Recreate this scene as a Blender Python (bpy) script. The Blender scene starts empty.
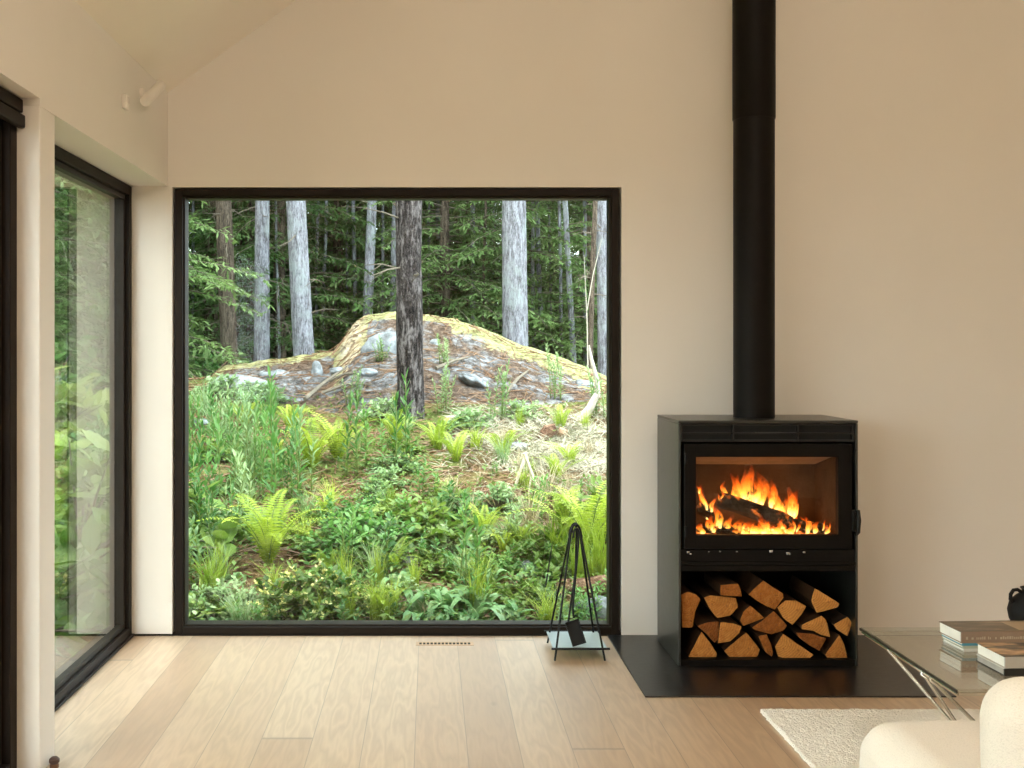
import bpy, bmesh, math, random
from mathutils import Vector, Matrix, noise
from math import sin, cos, pi, radians, sqrt
C = bpy.context.scene.collection
rnd = random.Random(7)

# ------------------------------------------------------------------ camera
F, CX, CY, CH = 1100.0, 430.0, 351.0, 1.30
cam = bpy.data.cameras.new('camera'); camo = bpy.data.objects.new('camera', cam); C.objects.link(camo)
camo.location = (0, 0, CH); camo.rotation_euler = (pi/2, 0, 0)
cam.sensor_fit = 'HORIZONTAL'; cam.sensor_width = 36; cam.lens = 36*F/1024
cam.shift_x = (512-CX)/1024; cam.shift_y = -(384-CY)/1024
cam.clip_start = .05; cam.clip_end = 400
bpy.context.scene.camera = camo
def at(px, py, Y):
    return Vector(((px-CX)*Y/F, Y, CH-(py-CY)*Y/F))

# ------------------------------------------------------------------ node helpers
def new_mat(name):
    m = bpy.data.materials.new(name); m.use_nodes = True
    nt = m.node_tree; nt.nodes.clear()
    out = nt.nodes.new('ShaderNodeOutputMaterial')
    return m, nt, out
def N(nt, t, **kw):
    n = nt.nodes.new('ShaderNode'+t)
    for k, v in kw.items():
        if k in n.inputs: n.inputs[k].default_value = v
        else: setattr(n, k, v)
    return n
def L(nt, a, b): nt.links.new(a, b)
def c4(c): return (c[0], c[1], c[2], 1)
def ramp(nt, fac, stops, interp='LINEAR'):
    r = N(nt, 'ValToRGB'); r.color_ramp.interpolation = interp
    e = r.color_ramp.elements
    while len(e) < len(stops): e.new(.5)
    for i, (p, c) in enumerate(stops):
        e[i].position = p; e[i].color = c4(c) if not isinstance(c, (int, float)) else (c, c, c, 1)
    L(nt, fac, r.inputs[0]); return r.outputs[0]
def math_(nt, op, a, b=None, clamp=False):
    m = N(nt, 'Math', operation=op); m.use_clamp = clamp
    for i, v in enumerate((a, b)):
        if v is None: continue
        if isinstance(v, (int, float)): m.inputs[i].default_value = v
        else: L(nt, v, m.inputs[i])
    return m.outputs[0]
def mixc(nt, fac, a, b, mode='MIX'):
    m = N(nt, 'Mix', data_type='RGBA', blend_type=mode)
    for s, v in ((m.inputs[0], fac), (m.inputs[6], a), (m.inputs[7], b)):
        if isinstance(v, (int, float)): s.default_value = v
        elif isinstance(v, tuple): s.default_value = c4(v)
        else: L(nt, v, s)
    return m.outputs[2]
def coords(nt, kind='Object', scale=(1, 1, 1), rot=(0, 0, 0)):
    t = N(nt, 'TexCoord'); mp = N(nt, 'Mapping'); L(nt, t.outputs[kind], mp.inputs[0])
    mp.inputs['Scale'].default_value = scale; mp.inputs['Rotation'].default_value = rot
    return mp.outputs[0]
def world_pos(nt, scale=(1, 1, 1)):
    g = N(nt, 'NewGeometry'); mp = N(nt, 'Mapping'); L(nt, g.outputs['Position'], mp.inputs[0])
    mp.inputs['Scale'].default_value = scale; return mp.outputs[0]
def noise_t(nt, vec, scale, detail=4, rough=.55):
    n = N(nt, 'TexNoise'); n.inputs['Scale'].default_value = scale; n.inputs['Detail'].default_value = detail
    n.inputs['Roughness'].default_value = rough; L(nt, vec, n.inputs['Vector']); return n.outputs['Fac']
def bump(nt, h, strength, dist=.01):
    b = N(nt, 'Bump'); b.inputs['Strength'].default_value = strength; b.inputs['Distance'].default_value = dist
    L(nt, h, b.inputs['Height']); return b.outputs[0]
def principled(nt, out, col, rough=.5, spec=.5, metal=0, normal=None, coat=0, sheen=0):
    p = N(nt, 'BsdfPrincipled')
    for k, v in (('Base Color', col), ('Roughness', rough)):
        if isinstance(v, tuple): p.inputs[k].default_value = c4(v)
        elif isinstance(v, (int, float)): p.inputs[k].default_value = v
        else: L(nt, v, p.inputs[k])
    p.inputs['Specular IOR Level'].default_value = spec; p.inputs['Metallic'].default_value = metal
    p.inputs['Coat Weight'].default_value = coat; p.inputs['Coat Roughness'].default_value = .48; p.inputs['Coat IOR'].default_value = 1.75; p.inputs['Sheen Weight'].default_value = sheen
    if normal is not None: L(nt, normal, p.inputs['Normal'])
    L(nt, p.outputs[0], out.inputs[0]); return p
def simple(name, col, rough=.5, spec=.5, metal=0, vary=.12, vscale=12, bmp=0, bscale=120, coat=0, sheen=0):
    m, nt, out = new_mat(name); v = coords(nt)
    f = noise_t(nt, v, vscale)
    c = ramp(nt, f, [(.25, tuple(x*(1-vary) for x in col)), (.75, tuple(min(1, x*(1+vary)) for x in col))])
    nm = bump(nt, noise_t(nt, v, bscale), bmp, .004) if bmp else None
    principled(nt, out, c, rough, spec, metal, nm, coat, sheen); return m

# ------------------------------------------------------------------ mesh helpers
class MB:
    """collects geometry of one mesh"""
    def __init__(s): s.v = []; s.f = []; s.mi = []; s.m = 0
    def add(s, vs, fs):
        o = len(s.v); s.v.extend([tuple(p) for p in vs])
        for f in fs: s.f.append([i+o for i in f]); s.mi.append(s.m)
    def frombm(s, bm):
        bm.verts.index_update()
        s.add([v.co.copy() for v in bm.verts], [[v.index for v in f.verts] for f in bm.faces]); bm.free()
    def box(s, a, b, bev=0, seg=2, M=None):
        bm = bmesh.new(); bmesh.ops.create_cube(bm, size=1)
        for v in bm.verts: v.co = Vector([(a[i]+b[i])/2 + v.co[i]*(b[i]-a[i]) for i in range(3)])
        if bev: bmesh.ops.bevel(bm, geom=bm.edges[:], offset=bev, segments=seg, affect='EDGES', profile=.5)
        if M is not None: bmesh.ops.transform(bm, matrix=M, verts=bm.verts)
        s.frombm(bm); return s
    def tube(s, pts, rad, n=8, cap=True):
        pts = [Vector(p) for p in pts]; k = len(pts)
        if isinstance(rad, (int, float)): rad = [rad]*k
        vs = []; fs = []; up = None
        for i, p in enumerate(pts):
            t = (pts[min(i+1, k-1)]-pts[max(i-1, 0)]).normalized()
            if up is None:
                up = Vector((0, 0, 1)) if abs(t.z) < .9 else Vector((1, 0, 0))
            a = t.cross(up)
            if a.length < 1e-4: a = t.orthogonal()
            a.normalize(); b = a.cross(t).normalized(); up = b
            for j in range(n):
                q = 2*pi*j/n; vs.append(p+(a*cos(q)+b*sin(q))*rad[i])
        for i in range(k-1):
            for j in range(n):
                fs.append([i*n+j, i*n+(j+1) % n, (i+1)*n+(j+1) % n, (i+1)*n+j])
        if cap: fs.append(list(range(n))[::-1]); fs.append([(k-1)*n+j for j in range(n)])
        s.add(vs, fs); return s
    def lathe(s, prof, n=32, c=(0, 0, 0), cap=True):
        vs = []; fs = []
        for r, z in prof:
            for j in range(n): vs.append((c[0]+r*cos(2*pi*j/n), c[1]+r*sin(2*pi*j/n), c[2]+z))
        for i in range(len(prof)-1):
            for j in range(n): fs.append([i*n+j, i*n+(j+1) % n, (i+1)*n+(j+1) % n, (i+1)*n+j])
        if cap: fs.append(list(range(n))[::-1]); fs.append([(len(prof)-1)*n+j for j in range(n)])
        s.add(vs, fs); return s
    def prism_xz(s, poly, y0, y1):
        n = len(poly)
        vs = [(x, y0, z) for x, z in poly]+[(x, y1, z) for x, z in poly]
        fs = [list(range(n)), [n+i for i in range(n)][::-1]]+[[(i+1) % n, i, n+i, n+(i+1) % n] for i in range(n)]
        s.add(vs, fs); return s
    def leaf(s, p, d, nrm, l, w, fold=.2, droop=0., seg=2):
        """pointed leaf blade from p along d, lying square to nrm"""
        d = d.normalized(); sd = d.cross(nrm)
        if sd.length < 1e-4: sd = d.orthogonal()
        sd.normalize(); up = sd.cross(d)
        vs = [p]; fs = []
        prof = {1: [(.5, 1)], 2: [(.3, .9), (.65, .8)], 3: [(.2, .7), (.45, 1), (.72, .7)]}[seg]
        for t, ww in prof:
            q = p+d*l*t-Vector((0, 0, droop*l*t*t))
            vs += [q-sd*w*ww/2+up*fold*w*ww*.5, q, q+sd*w*ww/2+up*fold*w*ww*.5]
        vs.append(p+d*l-Vector((0, 0, droop*l)))
        fs += [[0, 2, 1], [0, 3, 2]]
        for i in range(len(prof)-1):
            a = 1+3*i; b = a+3
            fs += [[a, a+1, b+1, b], [a+1, a+2, b+2, b+1]]
        a = 1+3*(len(prof)-1); e = len(vs)-1
        fs += [[a, a+1, e], [a+1, a+2, e]]
        s.add(vs, fs); return s
    def mesh(s, name, mats, smooth=False, fixn=False):
        me = bpy.data.meshes.new(name); me.from_pydata(s.v, [], s.f)
        for m in (mats if isinstance(mats, (list, tuple)) else [mats]): me.materials.append(m)
        if any(s.mi): me.polygons.foreach_set('material_index', s.mi)
        if smooth is not False: me.polygons.foreach_set('use_smooth', [True]*len(me.polygons))
        me.validate(); me.update()
        if fixn:
            bm = bmesh.new(); bm.from_mesh(me); bmesh.ops.recalc_face_normals(bm, faces=bm.faces); bm.to_mesh(me); bm.free()
        if smooth not in (False, True):
            try: me.set_sharp_from_angle(angle=radians(smooth))
            except Exception: pass
        return me
    def build(s, name, mats, parent=None, smooth=False, loc=None, fixn=True):
        o = bpy.data.objects.new(name, s.mesh(name, mats, smooth, fixn)); C.objects.link(o)
        if loc is not None: o.location = loc
        if parent is not None: o.parent = parent
        return o
def link_mesh(name, me, parent=None, loc=(0, 0, 0), rot=(0, 0, 0), sc=(1, 1, 1)):
    o = bpy.data.objects.new(name, me); C.objects.link(o); o.location = loc; o.rotation_euler = rot; o.scale = sc
    if parent is not None: o.parent = parent
    return o
def tag(o, label=None, cat=None, group=None, kind=None):
    for k, v in (('label', label), ('category', cat), ('group', group), ('kind', kind)):
        if v: o[k] = v
    return o
def thing(name, label, cat, loc=(0, 0, 0), rz=0, group=None, sc=1):
    o = bpy.data.objects.new(name, None); C.objects.link(o); o.location = loc; o.rotation_euler = (0, 0, rz)
    o.scale = (sc, sc, sc); o.empty_display_size = .05
    return tag(o, label, cat, group)
def local(o, mb):
    """move a world-space MB into the frame of empty o (translation only)"""
    l = o.location; mb.v = [(v[0]-l[0], v[1]-l[1], v[2]-l[2]) for v in mb.v]; return mb
def struct(o): o['kind'] = 'structure'; return o
def interp(tab, x):
    if x <= tab[0][0]: return tab[0][1]
    for (a, b), (c, d) in zip(tab, tab[1:]):
        if x <= c: return b+(d-b)*(x-a)/(c-a)
    return tab[-1][1]

# ------------------------------------------------------------------ materials
def mat_wall():
    m, nt, out = new_mat('warm_white_paint'); v = world_pos(nt)
    c = ramp(nt, noise_t(nt, v, 1.3, 3), [(.3, (.735, .70, .645)), (.7, (.765, .73, .675))])
    principled(nt, out, c, .75, .25, normal=bump(nt, noise_t(nt, v, 260, 3), .08, .002)); return m
def mat_floor():
    m, nt, out = new_mat('oak_planks')
    g = N(nt, 'NewGeometry'); sx = N(nt, 'SeparateXYZ'); L(nt, g.outputs['Position'], sx.inputs[0])
    W = .1715
    u = math_(nt, 'DIVIDE', math_(nt, 'ADD', sx.outputs[0], .05+W*40), W)
    idx = math_(nt, 'FLOOR', u); fr = math_(nt, 'FRACT', u)
    wn = N(nt, 'TexWhiteNoise', noise_dimensions='1D'); L(nt, idx, wn.inputs['W'])
    off = math_(nt, 'MULTIPLY', wn.outputs['Value'], 4.0)
    vlen = math_(nt, 'DIVIDE', math_(nt, 'ADD', sx.outputs[1], math_(nt, 'ADD', off, 20)), 3.4)
    j = math_(nt, 'FLOOR', vlen); fl = math_(nt, 'FRACT', vlen)
    cv = N(nt, 'CombineXYZ'); L(nt, idx, cv.inputs[0]); L(nt, j, cv.inputs[1])
    wn2 = N(nt, 'TexWhiteNoise', noise_dimensions='3D'); L(nt, cv.outputs[0], wn2.inputs['Vector'])
    # grain: every board samples its own patch of stretched rings
    gv = N(nt, 'CombineXYZ')
    L(nt, math_(nt, 'ADD', sx.outputs[0], math_(nt, 'MULTIPLY', wn2.outputs['Value'], 37)), gv.inputs[0])
    L(nt, math_(nt, 'ADD', math_(nt, 'MULTIPLY', sx.outputs[1], .12), math_(nt, 'MULTIPLY', wn2.outputs['Value'], 11)), gv.inputs[1])
    base = noise_t(nt, gv.outputs[0], 9, 3)
    rings = math_(nt, 'FRACT', math_(nt, 'MULTIPLY', base, 9))
    rings = math_(nt, 'ABSOLUTE', math_(nt, 'SUBTRACT', rings, .5))
    gv2 = N(nt, 'VectorMath', operation='MULTIPLY'); L(nt, gv.outputs[0], gv2.inputs[0]); gv2.inputs[1].default_value = (1, .5, 1)
    fine = noise_t(nt, gv2.outputs[0], 130, 4, .7)
    tone = ramp(nt, wn2.outputs['Value'], [(0, (.45, .285, .16)), (.5, (.54, .365, .22)), (1, (.62, .455, .295))])
    c = mixc(nt, math_(nt, 'MULTIPLY', math_(nt, 'SUBTRACT', .5, rings), .85), tone, (.30, .175, .09))
    c = mixc(nt, math_(nt, 'MULTIPLY', fine, .35), c, (.32, .19, .10))
    # knots
    vo = N(nt, 'TexVoronoi'); vo.inputs['Scale'].default_value = 3.2
    kv = N(nt, 'CombineXYZ'); L(nt, math_(nt, 'MULTIPLY', gv.outputs[0], 1) if False else sx.outputs[0], kv.inputs[0])
    L(nt, math_(nt, 'MULTIPLY', sx.outputs[1], .45), kv.inputs[1]); L(nt, kv.outputs[0], vo.inputs['Vector'])
    knot = ramp(nt, vo.outputs['Distance'], [(.02, 1.), (.055, 0.)])
    c = mixc(nt, math_(nt, 'MULTIPLY', knot, .55), c, (.16, .085, .04))
    # seams
    e = math_(nt, 'MINIMUM', fr, math_(nt, 'SUBTRACT', 1, fr))
    seam = ramp(nt, e, [(.004, 1.), (.010, 0.)])
    e2 = math_(nt, 'MINIMUM', fl, math_(nt, 'SUBTRACT', 1, fl))
    seam2 = ramp(nt, e2, [(.0004, 1.), (.0009, 0.)])
    sm = math_(nt, 'MAXIMUM', seam, seam2)
    c = mixc(nt, math_(nt, 'MULTIPLY', sm, .6), c, (.10, .06, .03))
    h = math_(nt, 'SUBTRACT', math_(nt, 'MULTIPLY', fine, .25), sm)
    r = math_(nt, 'ADD', .42, math_(nt, 'MULTIPLY', fine, .12))
    principled(nt, out, c, r, .9, normal=bump(nt, h, .25, .002), coat=1.0); return m
def mat_glass(name, tint=(.96, .99, .97), base=.05):
    m, nt, out = new_mat(name)
    lw = N(nt, 'LayerWeight', Blend=.5)
    p5 = math_(nt, 'POWER', lw.outputs['Facing'], 2.8)
    f = math_(nt, 'ADD', base, math_(nt, 'MULTIPLY', p5, .9-base), True)
    tr = N(nt, 'BsdfTransparent', Color=c4(tint)); gl = N(nt, 'BsdfGlossy', Roughness=0.0)
    mx = N(nt, 'MixShader'); L(nt, f, mx.inputs[0]); L(nt, tr.outputs[0], mx.inputs[1]); L(nt, gl.outputs[0], mx.inputs[2])
    L(nt, mx.outputs[0], out.inputs[0]); return m
def mat_leaf(name, stops, rough=.5, trans=.4, scale=4.):
    m, nt, out = new_mat(name); v = world_pos(nt)
    oi = N(nt, 'ObjectInfo')
    f = math_(nt, 'ADD', math_(nt, 'MULTIPLY', noise_t(nt, v, scale, 3), .8), math_(nt, 'MULTIPLY', oi.outputs['Random'], .35))
    c = ramp(nt, f, [(.25+.6*i/(len(stops)-1), s) for i, s in enumerate(stops)])
    p = N(nt, 'BsdfPrincipled'); L(nt, c, p.inputs['Base Color']); p.inputs['Roughness'].default_value = rough
    p.inputs['Specular IOR Level'].default_value = .35
    t = N(nt, 'BsdfTranslucent')
    c2 = mixc(nt, .5, c, (.55, .6, .08), 'MULTIPLY'); c3 = mixc(nt, .5, c, c2)
    L(nt, c3, t.inputs[0])
    mx = N(nt, 'MixShader'); mx.inputs[0].default_value = trans
    L(nt, p.outputs[0], mx.inputs[1]); L(nt, t.outputs[0], mx.inputs[2]); L(nt, mx.outputs[0], out.inputs[0]); return m
def mat_bark(name, dark, mid, light, sc=(16, 16, 2.6), strength=.9, lichen=None):
    m, nt, out = new_mat(name); v = coords(nt, 'Object', sc)
    a = noise_t(nt, v, 1.6, 8, .72); v2 = coords(nt, 'Object', (sc[0]*2.2, sc[1]*2.2, sc[2]*4.5)); b_ = noise_t(nt, v2, 1.7, 5, .7)
    f = math_(nt, 'ADD', math_(nt, 'MULTIPLY', a, .62), math_(nt, 'MULTIPLY', b_, .38))
    c = ramp(nt, f, [(.42, dark), (.495, mid), (.585, light)])
    if lichen:
        c = mixc(nt, ramp(nt, noise_t(nt, coords(nt), 3.5, 5, .6), [(.5, 0.), (.64, .7)]), c, lichen)
    principled(nt, out, c, .9, .15, normal=bump(nt, f, strength, .06)); return m
def mat_ground():
    m, nt, out = new_mat('forest_soil'); v = world_pos(nt)
    c = ramp(nt, noise_t(nt, v, 2.2, 6, .65), [(.3, (.055, .032, .016)), (.5, (.13, .075, .035)), (.7, (.23, .15, .08))])
    c = mixc(nt, ramp(nt, noise_t(nt, v, 1.1, 4), [(.46, 0.), (.6, .8)]), c, (.09, .13, .03))
    c = mixc(nt, ramp(nt, noise_t(nt, v, 38, 3), [(.58, 0.), (.66, .6)]), c, (.36, .27, .16))
    principled(nt, out, c, .95, .1, normal=bump(nt, noise_t(nt, v, 30, 5, .7), 1, .04)); return m
def mat_rock():
    m, nt, out = new_mat('lichen_rock'); v = world_pos(nt)
    c = ramp(nt, noise_t(nt, v, 9.0, 8, .74), [(.36, (.055, .05, .048)), (.48, (.17, .16, .16)), (.58, (.30, .31, .33)), (.7, (.44, .47, .49))])
    lit = ramp(nt, noise_t(nt, v, 2.3, 7, .7), [(.455, 0.), (.545, .95)])
    brown = ramp(nt, noise_t(nt, world_pos(nt, (1, 1, 2.2)), 17, 8, .75), [(.36, (.030, .019, .012)), (.50, (.12, .076, .052)), (.64, (.27, .20, .15))])
    c = mixc(nt, lit, c, brown)
    moss = ramp(nt, noise_t(nt, v, 12, 7, .72), [(.34, (.13, .12, .045)), (.5, (.33, .32, .145)), (.66, (.50, .475, .27))])
    at_ = N(nt, 'Attribute', attribute_name='moss')
    mf = math_(nt, 'ADD', at_.outputs['Fac'], math_(nt, 'MULTIPLY', math_(nt, 'SUBTRACT', noise_t(nt, v, 6, 7, .72), .5), 1.5))
    mf = ramp(nt, mf, [(.42, 0.), (.58, 1.)])
    dry = N(nt, 'Attribute', attribute_name='dry')  # pale moss at the left crest, sunlight painted into its tan
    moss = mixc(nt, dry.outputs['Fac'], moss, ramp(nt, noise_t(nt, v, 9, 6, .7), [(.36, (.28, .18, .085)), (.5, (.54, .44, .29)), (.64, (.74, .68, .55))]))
    c = mixc(nt, mf, c, moss)
    principled(nt, out, c, .95, .08, normal=bump(nt, noise_t(nt, v, 26, 8, .75), 1, .08)); return m
def mat_stone(name, a, b, c_):
    m, nt, out = new_mat(name); v = coords(nt)
    c = ramp(nt, noise_t(nt, v, 7, 6, .65), [(.3, a), (.5, b), (.7, c_)])
    principled(nt, out, c, .85, .2, normal=bump(nt, noise_t(nt, v, 24, 5), .8, .02)); return m
def mat_endgrain():
    m, nt, out = new_mat('split_wood_end'); v = coords(nt, 'Object', (1, 1, 1))
    sx = N(nt, 'SeparateXYZ'); L(nt, v, sx.inputs[0]); oi = N(nt, 'ObjectInfo')
    cx = N(nt, 'CombineXYZ'); L(nt, math_(nt, 'ADD', sx.outputs[0], .07), cx.inputs[0]); L(nt, math_(nt, 'SUBTRACT', sx.outputs[2], .05), cx.inputs[1])
    ln = N(nt, 'VectorMath', operation='LENGTH'); L(nt, cx.outputs[0], ln.inputs[0])
    r = math_(nt, 'SINE', math_(nt, 'MULTIPLY', math_(nt, 'ADD', ln.outputs['Value'], math_(nt, 'MULTIPLY', noise_t(nt, v, 16, 2), .03)), 620))
    base = ramp(nt, math_(nt, 'ADD', math_(nt, 'MULTIPLY', noise_t(nt, v, 42, 7, .75), .8), math_(nt, 'MULTIPLY', oi.outputs['Random'], .55)),
                [(.36, (.16, .042, .006)), (.56, (.36, .115, .016)), (.80, (.58, .25, .055))])
    c = mixc(nt, math_(nt, 'MULTIPLY', math_(nt, 'ADD', r, 1), .20), base, (.25, .10, .03))
    cr = ramp(nt, noise_t(nt, v, 70, 3), [(.62, 0.), (.70, .7)])
    c = mixc(nt, cr, c, (.22, .09, .03))
    principled(nt, out, c, .8, .2, normal=bump(nt, noise_t(nt, v, 70, 6, .7), 1, .008)); return m
def mat_fabric(name, col, sc=160, bs=.9, dist=.008):
    m, nt, out = new_mat(name); v = coords(nt)
    vo = N(nt, 'TexVoronoi'); vo.inputs['Scale'].default_value = sc; L(nt, v, vo.inputs['Vector'])
    h = math_(nt, 'ADD', math_(nt, 'SUBTRACT', 1, vo.outputs['Distance']), noise_t(nt, v, sc*.6, 3))
    c = ramp(nt, h, [(.5, tuple(x*.90 for x in col)), (1.3, col)])
    principled(nt, out, c, .95, .1, normal=bump(nt, h, bs, dist), sheen=.25); return m
def mat_steel(name, col, rough, spec=.5, streak=.0):
    m, nt, out = new_mat(name); v = coords(nt, 'Object', (3, 14, 3))
    c = ramp(nt, noise_t(nt, v, 4, 5), [(.35, col), (.75, tuple(x*1.6+streak for x in col))])
    r = math_(nt, 'ADD', rough-.06, math_(nt, 'MULTIPLY', noise_t(nt, v, 9, 4), .12))
    principled(nt, out, c, r, spec, normal=bump(nt, noise_t(nt, v, 60, 2), .05, .002)); return m
def mat_cover(name, cols, sc):
    m, nt, out = new_mat(name); v = coords(nt, 'Object', sc)
    c = ramp(nt, noise_t(nt, v, 1, 3, .6), [(.3+.4*i/(len(cols)-1), x) for i, x in enumerate(cols)])
    principled(nt, out, c, .35, .5); return m
def mat_flame():
    m, nt, out = new_mat('flame'); t = N(nt, 'TexCoord'); sx = N(nt, 'SeparateXYZ'); L(nt, t.outputs['Generated'], sx.inputs[0])
    nz = noise_t(nt, coords(nt, 'Object', (1, 1, .45)), 62, 4, .65)
    h = math_(nt, 'ADD', sx.outputs[2], math_(nt, 'MULTIPLY', math_(nt, 'SUBTRACT', nz, .5), .7))
    col = ramp(nt, h, [(.05, (1, .66, .20)), (.30, (1, .36, .04)), (.62, (.95, .14, .009)), (1, (.5, .03, .003))])
    st = ramp(nt, h, [(.0, 1.), (.45, .55), (.95, .12)])
    em = N(nt, 'Emission'); L(nt, col, em.inputs[0]); L(nt, math_(nt, 'MULTIPLY', st, 3.6), em.inputs[1])
    lw = N(nt, 'LayerWeight', Blend=.5)
    a = math_(nt, 'POWER', math_(nt, 'SUBTRACT', 1, lw.outputs['Facing']), 1.3)
    a = math_(nt, 'MULTIPLY', a, ramp(nt, nz, [(.40, .02), (.62, 1.)]))
    a = math_(nt, 'MULTIPLY', a, ramp(nt, sx.outputs[2], [(.0, .9), (.6, .75), (1, .15)]), True)
    tr = N(nt, 'BsdfTransparent'); mx = N(nt, 'MixShader')
    L(nt, a, mx.inputs[0]); L(nt, tr.outputs[0], mx.inputs[1]); L(nt, em.outputs[0], mx.inputs[2]); L(nt, mx.outputs[0], out.inputs[0]); return m
def mat_embers():
    m, nt, out = new_mat('embers'); v = coords(nt)
    f = noise_t(nt, v, 26, 4, .65)
    col = ramp(nt, f, [(.38, (.5, .05, .005)), (.55, (1, .25, .03)), (.7, (1, .6, .2))])
    st = ramp(nt, f, [(.36, 0.), (.5, .35), (.68, 1.)])
    p = N(nt, 'BsdfPrincipled'); L(nt, ramp(nt, f, [(.3, (.02, .018, .016)), (.5, (.2, .17, .15))]), p.inputs['Base Color']); p.inputs['Roughness'].default_value = .95
    L(nt, col, p.inputs['Emission Color']); L(nt, math_(nt, 'MULTIPLY', st, 1.9), p.inputs['Emission Strength'])
    L(nt, p.outputs[0], out.inputs[0]); return m
def mat_char():
    m, nt, out = new_mat('charred_wood'); v = coords(nt)
    vo = N(nt, 'TexVoronoi', feature='DISTANCE_TO_EDGE'); vo.inputs['Scale'].default_value = 40; L(nt, v, vo.inputs['Vector'])
    c = ramp(nt, noise_t(nt, v, 20, 4), [(.35, (.012, .01, .009)), (.7, (.07, .06, .055))])
    p = principled(nt, out, c, .9, .2, normal=bump(nt, vo.outputs['Distance'], .9, .01))
    g = N(nt, 'NewGeometry'); sx = N(nt, 'SeparateXYZ'); L(nt, g.outputs['Normal'], sx.inputs[0])
    hot = math_(nt, 'MULTIPLY', ramp(nt, noise_t(nt, v, 17, 4, .6), [(.60, 0.), (.70, 1.)]), .7)
    p.inputs['Emission Color'].default_value = (1, .22, .02, 1); L(nt, hot, p.inputs['Emission Strength']); return m

WALL = mat_wall(); FLOOR = mat_floor()
CEIL = simple('ceiling_paint', (.84, .785, .70), .8, .2, vary=.02, vscale=2)
GLASS = mat_glass('window_glass', (.96, .99, .97), .02); TGLASS = mat_glass('table_glass', (.93, .97, .95), .09); SGLASS = mat_glass('stove_glass', (.95, .92, .88), .02)
BRONZE = simple('dark_bronze', (.014, .0095, .0065), .55, .14, vary=.2, vscale=4)
BEAD = simple('bronze_bead', (.020, .0145, .010), .5, .2, vary=.15)
GAP_SHADE = simple('gap_shade', (.02, .018, .016), .8, .2)  # flat dark fill carrying the shade of gaps and slots
STOVE = mat_steel('black_stove_paint', (.0050, .0036, .0027), .5, .11)
STOVE_SIDE = mat_steel('black_side_panel', (.010, .0105, .0085), .30, .9)
PIPE = mat_steel('black_flue_paint', (.0050, .0036, .0025), .5, .12)
HEARTH = mat_steel('black_hearth_steel', (.007, .0065, .0065), .30, .5, .004)
VERM = simple('vermiculite_lining', (.095, .06, .038), .9, .1, vary=.35, vscale=9, bmp=.5, bscale=60)
ENDG = mat_endgrain()
SPLIT_SHADE = simple('shaded_split_side', (.045, .021, .009), .9, .1, vary=.4, vscale=14, bmp=.7, bscale=50)  # dark brown carries the shade between the stacked logs
BARKW = simple('firewood_bark', (.028, .016, .010), .95, .1, vary=.5, vscale=30, bmp=1, bscale=60)
FLAME = mat_flame(); EMBER = mat_embers(); CHAR = mat_char()
IRON = mat_steel('black_wrought_iron', (.005, .005, .005), .5, .25)
TRAY = simple('pale_blue_steel_tray', (.42, .50, .55), .28, .6, vary=.06)
BOUCLE = mat_fabric('cream_boucle', (.78, .73, .65), 330, .35, .003)
RUG = mat_fabric('cream_wool', (.86, .81, .73), 150, .7, .006)
CHROME = simple('brushed_steel', (.66, .63, .58), .22, .6, metal=1, vary=.1)
PAPER = simple('book_pages', (.82, .80, .74), .8, .2, vary=.05, vscale=30)
CERAMIC = simple('black_ceramic', (.007, .006, .006), .6, .2, vary=.3, bmp=.2, bscale=60)
WHITEP = simple('white_plastic', (.80, .76, .70), .45, .4, vary=.03)
BROWNWOOD = simple('brown_wood', (.16, .075, .035), .5, .4, vary=.3, vscale=30)
SOIL = mat_ground(); ROCK = mat_rock()
STONE = mat_stone('grey_stone', (.055, .057, .06), (.15, .16, .168), (.28, .305, .325))
BARK_G = mat_bark('grey_bark', (.075, .07, .075), (.175, .172, .195), (.31, .315, .35), lichen=(.26, .29, .29))
BARK_D = mat_bark('dark_furrowed_bark', (.004, .003, .003), (.034, .027, .026), (.16, .14, .138), (13, 13, 3.), 1)
BARK_B = mat_bark('brown_bark', (.022, .016, .012), (.075, .056, .042), (.15, .12, .09))
TWIG = simple('grey_twig', (.13, .11, .085), .9, .1, vary=.4)
DRIFT = simple('bleached_wood', (.36, .32, .27), .85, .15, vary=.25, vscale=20, bmp=.4)
LOGB = mat_bark('fallen_log_bark', (.05, .028, .018), (.13, .07, .045), (.24, .15, .10), (6, 6, 6))
ROUGH_BLACK = simple('rough_black', (.012, .012, .011), .9, .2, vary=.5, vscale=20, bmp=1)
G_FERN = mat_leaf('fern_green', [(.13, .21, .018), (.26, .36, .03), (.42, .48, .065)], trans=.4)
G_WEED = mat_leaf('weed_green', [(.028, .095, .018), (.075, .19, .042), (.17, .33, .085)], trans=.42)
G_PALE = mat_leaf('pale_green', [(.10, .19, .07), (.20, .31, .13), (.36, .46, .24)], trans=.4)
G_SHRUB = mat_leaf('shrub_green', [(.04, .09, .012), (.10, .175, .025), (.22, .29, .06)], trans=.4)
G_BROAD = mat_leaf('broadleaf_green', [(.06, .15, .04), (.12, .25, .085), (.25, .39, .18)], trans=.35)
G_GRASS = mat_leaf('grass_green', [(.10, .17, .015), (.23, .32, .03), (.42, .48, .08)], trans=.4)
G_DRY = mat_leaf('dry_straw', [(.17, .125, .065), (.33, .265, .16), (.52, .45, .31)], trans=.25)
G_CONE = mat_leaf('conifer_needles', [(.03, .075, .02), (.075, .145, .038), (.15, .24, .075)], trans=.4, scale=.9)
G_CONE_HAZE = mat_leaf('haze_pale_needles', [(.06, .12, .035), (.135, .225, .07), (.25, .36, .14)], trans=.45, scale=.9)  # lighter needle copy; haze over the right-hand woods is painted in
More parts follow.
